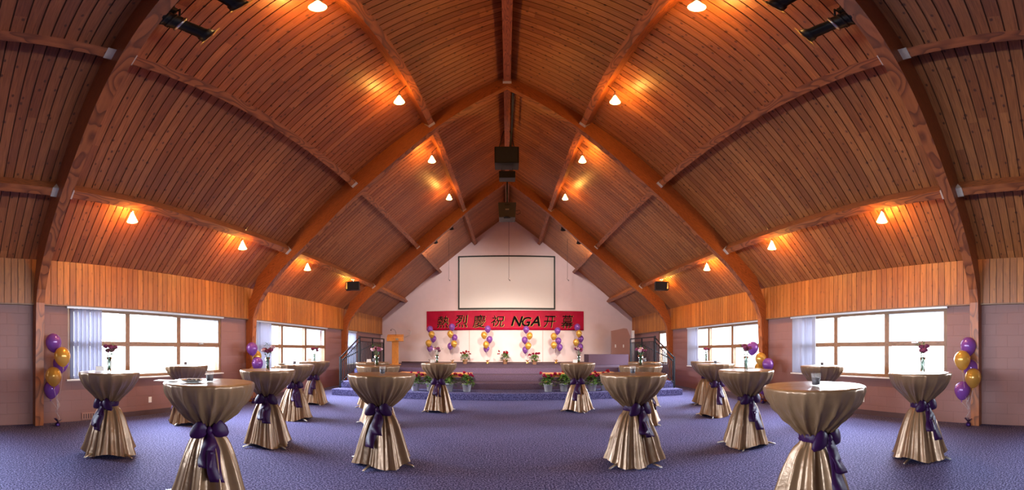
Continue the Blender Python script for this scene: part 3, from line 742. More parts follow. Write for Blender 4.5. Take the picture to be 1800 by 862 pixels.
# ------------------------------------------------------------------ balloons
def balloon_mesh(m):
    d = MB(); pr = []
    for i in range(19):
        a = pi*i/18; z = cos(a); r = sin(a)
        zz = z*.155 if z > 0 else z*.185
        if z < 0: r *= (1-.22*abs(z)**1.5)
        pr.append((max(r*.140, .0005), zz))
    d.lathe(pr, 28); return d.mesh('balloon', m)
def neck_mesh(m):
    d = MB(); d.lathe([(.004, -.183), (.008, -.190), (.005, -.196), (.016, -.212), (.013, -.214)], 10); return d.mesh('neck', m)
BM = {'p': (balloon_mesh(M['bal_p']), neck_mesh(M['bal_p'])), 'g': (balloon_mesh(M['bal_g']), neck_mesh(M['bal_g']))}
ORD = ['topmost', 'second from the top', 'third from the top', 'fourth from the top', 'lowest']
def bunch(where, items, base, foil, dist, gname, scale=1.0, dj=(0, -.12, .08, -.1, .1)):
    ends = []; rnd = random.Random(int(base[0]*100))
    for k, (c, px, py) in enumerate(items):
        p = at(px, py, dist+dj[k]*scale)
        o = bpy.data.objects.new('balloon', BM[c][0]); COL.objects.link(o); o.location = p; o.scale = (scale,)*3
        o.rotation_euler = (rnd.uniform(-.12, .12), rnd.uniform(-.12, .12), rnd.uniform(0, 6))
        tag(o, '%s pearl balloon, %s of the bunch %s' % ({'p': 'purple', 'g': 'gold'}[c], ORD[k], where), 'balloon', gname)
        e = bpy.data.objects.new('neck', BM[c][1]); COL.objects.link(e); e.parent = o
        ends.append(p + o.rotation_euler.to_matrix() @ Vector((0, 0, -.21*scale)))
    d = MB(); B = Vector(base) + Vector((0, 0, .075))
    for e in ends:
        mid = (e*.4+B*.6) + Vector((rnd.uniform(-.02, .02), rnd.uniform(-.02, .02), 0)); top = Vector((B.x, B.y, min(e.z, ends[-1].z)*.6+B.z*.4))
        d.tube([e, (e+top)/2 + Vector((rnd.uniform(-.015, .015), rnd.uniform(-.01, .01), 0)), top, B], .0028, 5)
    for k in range(2):   # curled loose ends
        pts = [B + Vector((.03*cos(q*.9)+(.02 if k else -.02), .03*sin(q*.9), .02+q*.035)) for q in range(14)]; d.tube(pts, .0028, 4)
    tag(d.build('balloon_ribbons', M['ribbon']), 'curling ribbons holding the balloon bunch %s' % where, 'ribbon', 'balloon ribbons')
    root = empty('balloon_weight', base, rnd.uniform(0, 6), '%s foil balloon weight of the bunch %s' % (foil, where), 'balloon weight', 'foil balloon weights')
    m_ = M['silverfoil'] if foil == 'gold' else M['purplefoil']
    if foil == 'gold': root.scale = (1.5, 1.5, 1.3)
    d = MB(); d.lathe([(.035, 0), (.05, .02), (.048, .05), (.02, .075)], 9, smooth=False, capb=True, capt=True); d.build('weight_body', m_, root)
    d = MB()
    for k in range(9):
        a = 2*pi*k/9; tip = Vector((cos(a)*.07, sin(a)*.07, .10+rnd.uniform(0, .05))); q = Vector((0, 0, .07)); sd = Vector((-sin(a), cos(a), 0))*.02
        d.add([q, tip-sd, tip+sd, q+Vector((0, 0, .01))], [(0, 1, 2), (3, 2, 1)])
    d.build('foil_frill', m_, root)
FB = 'balloons by the timber arches'; SB = 'balloons along the stage'
def flo(px, d, z=0): t_ = (px-CX)/FPX; return (d*sin(t_), d*cos(t_), z)
bunch('by the nearest left arch', [('p', 94, 602), ('g', 109.5, 626.5), ('p', 107, 639), ('g', 94, 661.5), ('p', 91, 684)], flo(101.5, 6.3), 'purple', 6.25, FB, dj=(.05, -.15, .12, -.15, .1))
bunch('by the nearest right arch', [('p', 1702, 608.5), ('g', 1691.5, 632.5), ('p', 1707, 647), ('g', 1710.5, 664), ('p', 1691.5, 686)], flo(1702, 6.3), 'purple', 6.25, FB, dj=(.05, -.15, .12, -.15, .05))
bunch('by the second left arch', [('p', 443, 613), ('g', 450, 627), ('p', 452.5, 639), ('g', 446, 655), ('p', 452, 668)], flo(445, 9.1), 'purple', 9.0, FB, dj=(-.1, .15, -.1, .1, 0))
bunch('by the second right arch', [('p', 1323, 612), ('g', 1337.5, 631), ('p', 1350, 641), ('g', 1336, 648), ('p', 1340, 681)], flo(1341, 9.1), 'purple', 8.9, FB, dj=(-.1, .1, -.1, .2, .1))
SB_ = [('leftmost on the stage', 757, [('p', 755.8, 579), ('g', 758.6, 588), ('p', 761.8, 595.7), ('g', 753.4, 603.5), ('p', 755.8, 612.4)]),
       ('second from left on stage', 795, [('p', 794.6, 575), ('g', 791.5, 587.5), ('p', 799, 594), ('g', 798.3, 604.5), ('p', 791.8, 608.5)]),
       ('third from left on stage', 857, [('p', 857.4, 578.6), ('g', 851, 589.5), ('p', 860.5, 597), ('g', 854.4, 606), ('p', 855, 613)]),
       ('third from right on stage', 927.4, [('p', 924.8, 579.5), ('g', 931, 590.5), ('p', 922.3, 598), ('g', 928.6, 608), ('p', 923.5, 615)]),
       ('second from right on stage', 977.7, [('p', 980, 581.8), ('g', 973.4, 591.5), ('p', 981.4, 599.4), ('g', 973.6, 606.7), ('p', 983.8, 610.5)]),
       ('rightmost on the stage', 1017, [('p', 1014.8, 575.3), ('g', 1017.6, 586.5), ('p', 1020.7, 595.7), ('g', 1012.5, 602), ('p', 1020, 610)])]
for w_, px, it in SB_:
    Y = 16.35; bunch(w_, it, onplane(px, Y, SH), 'gold', Y/cos((px-CX)/FPX), SB, 1.0)

# ------------------------------------------------------------------ cocktail tables, their cloths and sashes
TH = 1.06
CP = [(1.066, .372), (1.062, .383), (1.052, .387), (1.03, .384), (1.00, .375), (.96, .358), (.92, .333), (.88, .300), (.84, .262), (.80, .222), (.76, .180), (.72, .135), (.69, .105), (.67, .094),
      (.65, .096), (.62, .112), (.58, .136), (.53, .160), (.46, .186), (.38, .210), (.30, .232), (.22, .252), (.14, .272), (.07, .292), (.02, .308)]
def cprof(z):
    for (z0, r0), (z1, r1) in zip(CP, CP[1:]):
        if z <= z0 and z >= z1: return r0+(r1-r0)*(z0-z)/(z0-z1)
    return .31
def cloth_mesh(seed):
    rnd = random.Random(seed); N = 168
    def waves(ks, n_):
        out = []
        for q in range(n_): out.append((rnd.choice(ks)/2, rnd.uniform(0, 2*pi), 1.0 if q == 0 else rnd.uniform(.25, .55), rnd.uniform(-1, 1)))
        return out
    up = waves((13, 15, 17, 19), 3); lo = waves((9, 10, 11, 13), 4)
    def fold(ws, a, tw, pw=1.5):
        v = 0; sm = 0
        for k, p, am, t_ in ws:
            x = k*a + p + tw*t_*1.6; s_ = sin(x); v += am*(1-abs(s_))**pw*2-am*(.55 if pw < 2 else .36) + am*.15*s_; sm += am
        return v/sm
    zs = []
    for (z0, r0), (z1, r1) in zip(CP, CP[1:]):
        m_ = 3 if z0-z1 > .03 else 2 if z0-z1 > .015 else 1
        for k in range(m_): zs.append(z0+(z1-z0)*k/m_)
    zs.append(CP[-1][0])
    V = []; F = []; rows = 0
    # top disc rings
    for rr in (.02, .12, .22, .31, .355):
        for k in range(N):
            a = 2*pi*k/N; V.append((rr*cos(a), rr*sin(a), TH+.006+.0022*noise.noise(Vector((cos(a)*rr*14, sin(a)*rr*14, seed))) + .0018*fold(up, a, 0)*rr/.35))
        rows += 1
    ph = rnd.uniform(0, 6)
    for z in zs:
        r0 = cprof(z)
        if z > .67:
            f = (TH-z)/(TH-.67); f = max(0, f); amp = .004 + .085*f**.6 + .17*f**2; tw = f
            mix = 0
        else:
            f = (.67-z)/.67; amp = .25 - .05*f; tw = f*.35; mix = min(1, f/.12)
        for k in range(N):
            a = 2*pi*k/N; w_ = fold(up, a, (tw if z > .67 else 1.0), 2.6)*(1-mix) + fold(lo, a, tw)*mix
            r = r0*(1+amp*w_) * (1 + (.02*sin(2*a+ph) if z < .6 else 0))
            zz = z
            if z < .5: zz = z + (.5-z)/.5*(.035*sin(3*a+ph)+.02*w_)*(1 if z < .45 else .5) + .012*(1-z/.5)
            V.append((r*cos(a), r*sin(a), max(.008, zz)))
        rows += 1
    for i in range(rows-1):
        for k in range(N): F.append((i*N+k, (i+1)*N+k, (i+1)*N+(k+1) % N, i*N+(k+1) % N))
    F.append(tuple(range(N)))
    d = MB(); d.add(V, F, None, True); return d.mesh('tablecloth', M['satin'])
CLOTH = [cloth_mesh(s_) for s_ in (11, 27, 35, 48, 52)]
def make_table():
    root = empty('cocktail_table')
    d = MB(); d.lathe([(.372, TH-.03), (.378, TH-.02), (.372, TH-.004)], 40, capb=True, capt=True); d.build('table_top', M['card'], root)
    d = MB(); d.lathe([(.03, .05), (.03, TH-.03)], 14, capb=True, capt=True); d.build('column', M['steel'], root)
    for k in range(4):
        a = pi/2*k; c_, s_ = cos(a), sin(a)
        d = MB(); d.tube([(c_*.03, s_*.03, .09), (c_*.15, s_*.15, .065), (c_*.32, s_*.32, .035), (c_*.395, s_*.395, .018), (c_*.40, s_*.40, .010)], [.02, .018, .015, .012, .012], 8); lg = d.build('foot', M['steel'], root)
    return root
def make_sash(seed):
    rnd = random.Random(seed); root = empty('satin_sash'); zw = .672
    d = MB(); pr = []
    N = 40; V = []; F = []
    for j, (dz, dr) in enumerate(((-.032, .008), (-.02, .016), (0, .013), (.02, .016), (.034, .007))):
        for k in range(N):
            a = 2*pi*k/N; r = .108+dr+.003*sin(9*a+dz*90); V.append((r*cos(a), r*sin(a), zw+dz+.004*sin(3*a)))
    for j in range(4):
        for k in range(N): F.append((j*N+k, j*N+(k+1) % N, (j+1)*N+(k+1) % N, (j+1)*N+k))
    d.add(V, F, None, True); d.build('band', M['sash'], root)
    d = MB(); d.blob((.142, 0, zw), (.026, .030, .036), 12, .06, rnd); d.build('knot', M['sash'], root)
    for sg in (-1, 1):
        d = MB(); V = []; F = []; n_, m_ = 12, 14
        dr = rnd.uniform(-.03, .03)
        for i in range(n_+1):
            s_ = i/n_; ln = .015+.145*s_; hh = .016+.062*sin(pi*min(1, s_**.75*.93+.0)) if s_ < 1 else .012; th = .008+.020*sin(pi*s_)
            for k in range(m_):
                a = 2*pi*k/m_; cr = 1+.18*sin(a*3+s_*4+sg)
                V.append((.142 + th*cos(a)*cr - .35*ln*ln*2.2, sg*ln, zw + hh*sin(a) + .012*sin(pi*s_) - .05*s_*s_ + dr*s_))
            if i:
                for k in range(m_): F.append(((i-1)*m_+k, (i-1)*m_+(k+1) % m_, i*m_+(k+1) % m_, i*m_+k))
        F.append(tuple(n_*m_+k for k in range(m_)))
        d.add(V, F, None, True); fixn(d.build('bow_loop', M['sash'], root))
    for sg in (-1, 1):
        L = rnd.uniform(.26, .40); pts = []; sd = []; ws = []; a0 = sg*rnd.uniform(.12, .3)
        for i in range(14):
            f = i/13; z = zw-.01 - L*f; r = max(.150, cprof(max(.03, z))*1.14+.014) + .006*sin(f*9+sg); a = a0*f**.7 + .05*sin(f*6)
            pts.append((r*cos(a), r*sin(a), z)); sd.append((-sin(a)+.25*sin(f*8)*cos(a), cos(a), .12*sin(f*5+sg))); ws.append(.040+.075*min(1, f*2.6))
        d = MB(); d.strip(pts, sd, ws, .005); d.build('tail', M['sash'], root)
    return root
SASH = [make_sash(k) for k in (5, 8, 13)]
TABLE = make_table()
# descriptor, px, distance, cloth, cloth turn, sash variant, direction of the bow in screen terms (degrees to the right of facing the viewer)
TABLES = [
 ('nearest on the left', 366.8, 3.08, 0, .3, 0, 2),
 ('nearest on the right', 1432, 2.76, 1, 1.2, 1, 48),
 ('beside the left foreground blind', 192, 4.58, 2, 2.0, 2, -42),
 ('before the right foreground window', 1617.6, 4.42, 3, .9, 0, 38),
 ('left of centre, second row', 670.7, 4.15, 4, 3.6, 1, -18),
 ('right of centre, second row', 1113.7, 4.18, 1, 4.0, 2, 40),
 ('second in the left window row', 470.5, 5.05, 3, 2.6, 2, -10),
 ('second in the right window row', 1311.5, 5.02, 2, 5.1, 0, 30),
 ('behind the nearest left table', 328, 6.6, 1, .2, 1, -60),
 ('behind the nearest right table', 1445, 6.45, 0, 1.7, 2, 30),
 ('third in the left window row', 517.5, 7.0, 2, 4.4, 0, 8),
 ('third in the right window row', 1257.6, 7.35, 4, .5, 1, 25),
 ('farthest in the left window row', 552.5, 9.05, 0, 3.3, 1, -12),
 ('farthest in the right window row', 1241.5, 9.0, 3, 2.9, 0, 60),
 ('half hidden left of centre', 664.4, 6.45, 3, 5.6, 2, 100),
 ('half hidden right of centre', 1126, 6.45, 2, .4, 0, 90),
 ('most hidden left of centre', 654.5, 8.4, 1, 2.2, 0, 150),
 ('most hidden right of centre', 1133, 8.6, 4, 1.4, 1, 120),
 ('left of the stage steps', 771.4, 7.9, 0, 5.0, 2, -8),
 ('right of the stage steps', 1015.8, 7.95, 2, .1, 1, -5)]
tpos = []
for i, (lab, px, dd, cv, ct, sv, bd) in enumerate(TABLES):
    p = Vector(flo(px, dd)); tpos.append(p); face = atan2(-p.x, -p.y)   # heading from the table to the viewer
    o = TABLE if i == 0 else copy_tree(TABLE)
    o.location = p; o.rotation_euler = (0, 0, ct*1.7); tag(o, 'tall round steel footed table, %s' % lab, 'table', 'cocktail tables')
    c = bpy.data.objects.new('tablecloth', CLOTH[cv]); COL.objects.link(c); c.location = p; c.rotation_euler = (0, 0, ct)
    tag(c, 'champagne satin cloth gathered on the table %s' % lab, 'tablecloth', 'champagne satin tablecloths')
    vdir = atan2(-p.y, -p.x)
    sa = SASH[sv] if SASH[sv].get('label') is None else copy_tree(SASH[sv])
    sa.location = p; sa.rotation_euler = (0, 0, vdir + radians(bd)); tag(sa, 'purple satin sash and bow tied round the table %s' % lab, 'sash', 'purple satin sashes')

# ------------------------------------------------------------------ things on the tables
TZ = TH+.0105
def vase(i, dx, dy, style, seed):
    p = tpos[i] + Vector((dx, dy, TZ)); rnd = random.Random(seed); lab = TABLES[i][0]
    tall = {'drop': .18, 'roses': .18, 'tall': .18, 'mix': .17}[style]; r0 = .030 if style != 'tall' else .042
    d = MB(); d.lathe([(.001, .004), (r0*.85, .004), (r0*.72, tall*.35), (r0*.8, tall*.7), (r0*1.15, tall), (r0*1.15+.003, tall), (r0*.8+.004, tall*.7), (r0*.72+.004, tall*.35), (r0*.85+.004, 0), (.001, 0)], 20)
    root = d.build('vase', M['glass']); root.location = p; tag(root, 'clear glass flower vase standing on the table %s' % lab, 'vase', 'glass flower vases')
    n_ = {'drop': 6, 'roses': 5, 'tall': 6, 'mix': 6}[style]
    for k in range(n_):
        a = 2*pi*k/n_ + rnd.uniform(-.3, .3); sp = rnd.uniform(.03, .085) if style != 'roses' else rnd.uniform(.015, .075); h = tall + rnd.uniform(.075, .145)
        base = Vector((-cos(a)*r0*.5, -sin(a)*r0*.5, .012)); rim = Vector((cos(a)*r0*.6, sin(a)*r0*.6, tall)); tip = Vector((cos(a)*sp, sin(a)*sp, h))
        f = empty('cut_flower', p, 0, 'cut flower in the vase on the table %s' % lab, 'flower', 'flowers in the vase on the table ' + lab)
        d = MB(); d.tube([base, rim, (rim+tip)/2+Vector((0, 0, .01)), tip], .0028, 5); 
        d.build('stem', M['stem'], f)
        d = MB()
        leaf(d, rim+(tip-rim)*rnd.uniform(.1, .7), Vector((cos(a+1), sin(a+1), .5)), Vector((0, 0, 1)), .06, .024)
        d.build('leaf', M['leaf_dark'], f)
        d = MB(); R = rnd.uniform(.033, .044)
        d.blob(tip, (R*.7, R*.7, R*.75), 10, .08, rnd)
        for q in range(9):
            b2 = 2*pi*q/9; e = rnd.uniform(-.3, .8); d.blob(tip+Vector((cos(b2)*cos(e), sin(b2)*cos(e), sin(e)*.8))*R*.62, (R*.5, R*.5, R*.42), 6, .12, rnd)
        d.build('bloom', M['pale'] if (style in ('tall', 'mix') and k % 3 == 1) else M['carn'], f)
    d = MB()   # loose filler sprigs
    for k in range(5):
        a = rnd.uniform(0, 6.28); tip = Vector((cos(a)*rnd.uniform(.03, .12), sin(a)*rnd.uniform(.03, .12), tall+rnd.uniform(.12, .19)))
        d.tube([(cos(a)*r0*.3, sin(a)*r0*.3, .03), (cos(a)*r0*.6, sin(a)*r0*.6, tall), tip], .0015, 4)
        for q in range(5): leaf(d, tip+Vector((rnd.uniform(-.02, .02), rnd.uniform(-.02, .02), rnd.uniform(-.04, .02))), Vector((rnd.uniform(-1, 1), rnd.uniform(-1, 1), .6)), Vector((0, 0, 1)), .03, .014)
    o = d.build('filler_greenery', M['leaf']); o.location = p; tag(o, 'green filler sprigs in the vase on the table %s' % lab, 'greenery', 'vase greenery', 'stuff')
def candle_src():
    root = empty('votive_candle')
    d = MB(); d.lathe([(.026, 0), (.034, .085), (.0365, .085), (.0285, -.0), (.001, 0)], 20); d.build('glass_cup', M['frost'], root)
    d = MB(); d.lathe([(.001, .004), (.0272, .004), (.0315, .055), (.001, .055)], 18); wx = d.build('wax', M['wax'], root)
    d = MB(); d.tube([(0, 0, .055), (0, .001, .068)], .0012, 5); d.build('wick', M['black'], wx)
    return root
CAN = candle_src(); first = [True]
def candle(i, dx, dy, sc=1.0):
    o = CAN if first[0] else copy_tree(CAN); first[0] = False
    o.location = tpos[i]+Vector((dx, dy, TZ)); o.scale = (sc,)*3; tag(o, 'dark votive candle in a frosted cup on the table %s' % TABLES[i][0], 'candle', 'votive candles')
def tent_card(i, dx, dy, rz_):
    d = MB(); d.add([(-.05, -.025, 0), (.05, -.025, 0), (.05, 0, .065), (-.05, 0, .065), (.05, .025, 0), (-.05, .025, 0), (-.05, -.022, 0), (.05, -.022, 0), (.05, 0, .061), (-.05, 0, .061), (.05, .022, 0), (-.05, .022, 0)],
                    [(0, 1, 2, 3), (3, 2, 4, 5), (7, 6, 9, 8), (8, 9, 11, 10), (1, 0, 6, 7), (4, 10, 11, 5), (0, 3, 9, 6), (3, 5, 11, 9), (2, 1, 7, 8), (4, 2, 8, 10)])
    o = d.build('place_card', M['card']); o.location = tpos[i]+Vector((dx, dy, TZ)); o.rotation_euler = (0, 0, rz_)
    tag(o, 'folded white card on the table %s' % TABLES[i][0], 'card', 'folded cards')
def sideways(i, r_, f_):   # r_ to the viewer's right, f_ away from the viewer
    p = tpos[i]; f = Vector((p.x, p.y, 0)).normalized(); r = Vector((f.y, -f.x, 0)); q = r*r_ + f*f_; return q.x, q.y
candle(0, *sideways(0, .01, .02)); candle(1, *sideways(1, .01, -.02), 1.05)
candle(4, *sideways(4, .01, -.05)); candle(5, *sideways(5, -.01, -.02))
candle(8, *sideways(8, -.02, .0)); candle(9, *sideways(9, 0, .0)); candle(10, *sideways(10, 0, 0)); candle(11, *sideways(11, 0, 0)); candle(16, *sideways(16, .04, 0)); candle(17, *sideways(17, .0, 0))
vase(2, *sideways(2, 0, .0), 'drop', 1); vase(3, *sideways(3, .03, .02), 'roses', 2); vase(6, *sideways(6, -.0, .0), 'mix', 3); vase(7, *sideways(7, -.0, .0), 'roses', 4)
vase(12, *sideways(12, 0, 0), 'drop', 5); vase(13, *sideways(13, 0, 0), 'drop', 6); vase(14, *sideways(14, -.02, .05), 'tall', 7); vase(15, *sideways(15, 0, .05), 'tall', 8)
vase(18, *sideways(18, -.04, 0), 'mix', 9); vase(19, *sideways(19, .02, 0), 'mix', 10)
tent_card(16, *sideways(16, -.08, 0), .8); tent_card(18, *sideways(18, -.14, .05), .3); tent_card(19, *sideways(19, -.06, -.05), -.2); tent_card(12, *sideways(12, -.12, 0), .9); tent_card(2, *sideways(2, -.12, -.02), 1.2)
# plate of sweets and loose sheet on the nearest left table, plate on the left aisle table
def plate(i, dx, dy, r_, lab, food):
    root = empty('plate', tpos[i]+Vector((dx, dy, TZ)), 0, lab, 'plate')
    d = MB(); d.lathe([(.001, .004), (r_*.6, .004), (r_, .016), (r_+.002, .018), (r_*.6, .0), (.001, .0)], 28); d.build('dish', M['plate'], root)
    if food:
        rnd = random.Random(3)
        for k in range(9):
            d = MB(); d.blob((rnd.uniform(-.06, .06), rnd.uniform(-.06, .06), .012), (.016, .012, .008), 8, .2, rnd)
            o = d.build('sweet', M['food']); o.location = root.location; tag(o, 'small dark sweet on the plate of the nearest left table', 'sweet', 'sweets on the plate')
plate(0, *sideways(0, -.14, -.02), .115, 'white plate of dark sweets on the nearest left table', True)
plate(10, *sideways(10, -.24, -.06), .10, 'white plate at the left edge of the middle left aisle table', False)
d = MB(); d.box((0, 0, .002), (.20, .14, .003)); o = d.build('menu_sheet', M['card']); o.location = tpos[0]+Vector((*sideways(0, -.36, .04), TZ)); o.rotation_euler = (0, 0, .6)
tag(o, 'stiff white sheet jutting over the left rim of the nearest left table', 'paper')

# ------------------------------------------------------------------ cone lamps on the purlins
def lamp_src():
    root = empty('cone_lamp')
    d = MB(); d.lathe([(.028, .02), (.034, .0), (.030, -.02), (.018, -.035)], 16, c=(0, 0, .16), capb=True, capt=True); d.tube([(0, 0, .18), (0, 0, .26)], .012, 8); d.blob((.028, 0, .165), .02, 10); d.build('mount', M['chrome'], root)
    d = MB(); d.lathe([(.022, .125), (.030, .10), (.052, .045), (.088, -.035), (.090, -.036), (.055, .044), (.033, .10), (.024, .126)], 24); d.build('shade', M['shade'], root)
    d = MB(); d.blob((0, 0, .02), (.028, .028, .04), 12); d.build('bulb', M['bulb'], root)
    return root
LMP = lamp_src(); lf = True
lampdata = bpy.data.lights.new('cone_lamp_light', 'POINT'); lampdata.energy = LAMP_W; lampdata.color = LAMP_C; lampdata.shadow_soft_size = .05
lamplow = lampdata.copy(); lamplow.energy = LAMP_W*1.35
LY = (2.98, 5.60, 8.16, 10.65, 11.06)
for s in (-1, 1):
    for nm, X, Z in (('upper', 1.72, 6.17), ('lower', 5.02, 3.54)):
        for k, y in enumerate(LY[:4] if nm == 'upper' else LY[:3]+LY[4:]):
            o = LMP if lf else copy_tree(LMP); lf = False
            o.location = (s*X, y, Z); o.rotation_euler = (0, 0, 0 if s > 0 else pi)
            tag(o, 'lit amber glass cone lamp on the %s %s purlin, %s from the viewer' % (nm, 'left' if s < 0 else 'right', ['first', 'second', 'third', 'fourth'][k]), 'lamp', 'cone lamps')
            # arm back to the purlin
            a = MB(); px_, pz_ = (PUR[nm][0] - X, PUR[nm][1] - Z)
            a.tube([(0, 0, .25), (0, 0, .26), (px_+.02 if nm == 'upper' else px_-.03, 0, max(.26, pz_+.10 if nm == 'upper' else pz_+.06))], .011, 6); a.build('arm', M['chrome'], o)
            l = bpy.data.objects.new('cone_lamp_light', lampdata if nm == 'upper' else lamplow); COL.objects.link(l); l.location = (s*X, y, Z+.03)

# ------------------------------------------------------------------ loudspeakers and projector
for s in (-1, 1):
    sd = 'left' if s < 0 else 'right'
    p = Vector((s*4.86, 10.70, 3.31)); root = empty('wall_speaker', p, s*-.25 + (0), 'black loudspeaker hung below the %s lower purlin' % sd, 'speaker', 'black loudspeakers')
    d = MB(); d.box((0, 0, .14), (.44, .26, .27)); d.build('cabinet', M['black'], root, .015)
    d = MB(); d.box((-s*.03, -.133, .14), (.34, .012, .24)); d.build('grille', M['grille'], root)
    d = MB(); d.box((s*.175, -.133, .14), (.035, .014, .22)); tag(d.build('end_trim', M['steel'], root), 'silver trim strip')
    d = MB(); d.tube([(0, 0, .27), (0, 0, .36)], .02, 8); d.box((0, 0, .36), (.10, .08, .02)); d.build('bracket', M['white'], root)
root = empty('center_speaker', (-.01, 9.35, EYE+5.22), 0, 'large black loudspeaker hung from the ridge beam', 'speaker')
d = MB(); d.box((0, 0, .28), (.62, .45, .56)); d.build('cabinet', M['black'], root, .02)
d = MB(); d.box((0, -.23, .28), (.55, .012, .50)); d.build('grille', M['grille'], root)
for x in (-.22, .22):
    d = MB(); d.tube([(x, 0, .55), (x*.35, 0, 1.28)], .012, 6); d.build('hanger', M['wire'], root)
root = empty('relay_box', (.0, 9.45, EYE+4.83), 0, 'small black box slung beneath the ridge loudspeaker', 'speaker')
d = MB(); d.box((0, 0, .11), (.42, .28, .22)); d.build('cabinet', M['black'], root, .012)
for x in (-.14, .14): d = MB(); d.tube([(x, 0, .21), (x, 0, .40)], .008, 6); d.build('hanger', M['chrome'], root)
root = empty('ceiling_projector', (.0, 12.2, EYE+4.62), 0, 'dark box projector hung on a pole from the ridge before the stage', 'projector')
d = MB(); d.add([(-.27, -.25, 0), (.27, -.25, 0), (.27, .25, 0), (-.27, .25, 0), (-.30, -.25, .58), (.30, -.25, .58), (.30, .25, .58), (-.30, .25, .58)], [(0, 3, 2, 1), (4, 5, 6, 7), (0, 1, 5, 4), (1, 2, 6, 5), (2, 3, 7, 6), (3, 0, 4, 7)]); d.build('casing', plain('charcoal_casing', (.022, .018, .019), .5), root, .02)
d = MB(); d.lathe([(.10, 0), (.12, .03), (.12, .06)], 20, c=(0, -.2, -.03), capb=True, capt=True); d.build('lens', M['black'], root)
d = MB(); d.box((0, -.256, .30), (.12, .01, .05)); d.build('badge', M['steel'], root)
d = MB(); d.box((0, -.2515, .48), (.16, .006, .03)); d.build('vent', M['black'], root)
d = MB(); d.tube([(0, 0, .58), (0, 0, 1.87)], .028, 10); d.build('pole', M['black'], root)
d = MB(); d.tube([(.29, -.1, .3), (.42, -.1, .34), (.44, -.1, .22), (.33, -.1, .16), (.30, -.05, .2)], .008, 6); d.build('cable', M['wire'], root)
d = MB(); d.tube([(.12, 7.3, 7.72), (.12, 7.8, 7.70), (.115, 9.2, 7.66), (.08, 9.3, 7.2), (.02, 9.35, 7.0)], .028, 8); tag(d.build('audio_cable', M['wire']), 'thick black cable running along the ridge to the hung loudspeaker', 'cable')
# hanging stage microphones
for px, ex, lab in ((789, -2.0, 'left of the screen'), (894.5, 0, 'in front of the screen centre'), (997.5, 2.0, 'right of the screen')):
    Y = 14.6; p = at(px, 493, Y/cos((px-CX)/FPX)); zt_ = roofz(p.x)-.01
    if abs(p.x) < .3: zt_ = 6.487+EYE
    root = empty('hanging_microphone', (p.x, Y, p.z), 0, 'thin choir microphone hanging from the ceiling %s' % lab, 'microphone', 'hanging choir microphones')
    d = MB(); d.tube([(0, 0, zt_-p.z), (0, 0, .12), (-.02, 0, .06), (.015, -.02, .0)], .006, 5); d.build('cord', M['wire'], root)
    d = MB(); d.tube([(.01, -.015, .02), (.05, -.05, -.03)], [.012, .016], 8); d.build('capsule', M['black'], root)
# small floodlights above the stage
def flood(px, py, Y, s, lab):
    p = at(px, py, Y/cos((px-CX)/FPX)); root = empty('stage_floodlight', p, 0, 'small floodlight under the roof over the stage, %s' % lab, 'light', 'stage floodlights')
    M_ = (Vector((p.x*1.3, YB, 2.2))-p).to_track_quat('Z', 'Y').to_matrix()
    d = MB(); d.lathe([(.05, -.12), (.07, -.08), (.08, .05), (.10, .09)], 14, M_=M_, capb=True); d.build('housing', M['black'], root)
    d = MB(); d.lathe([(.001, .07), (.085, .07)], 14, M_=M_); d.build('lamp_face', M['lens'], root)
    d = MB(); d.tube([(0, .02, .05), (0, .04, roofz(p.x)-p.z-.02)], .012, 6); d.build('stem', M['white'], root)
    l = bpy.data.lights.new('floodlight_beam', 'SPOT'); l.energy = FLOOD_W; l.color = (1, .88, .80); l.spot_size = radians(130); l.spot_blend = .6; l.shadow_soft_size = .06
    lo = bpy.data.objects.new('floodlight_beam', l); COL.objects.link(lo); dv = Vector((p.x*1.3, YB, 2.2)) - p
    lo.location = p + dv.normalized()*.16; lo.rotation_euler = dv.to_track_quat('-Z', 'Y').to_euler()
flood(793, 399, 12.98, -1, 'upper left'); flood(765, 423, 12.98, -1, 'lower left'); flood(990, 401, 12.98, 1, 'upper right'); flood(1018, 424, 12.98, 1, 'lower right')

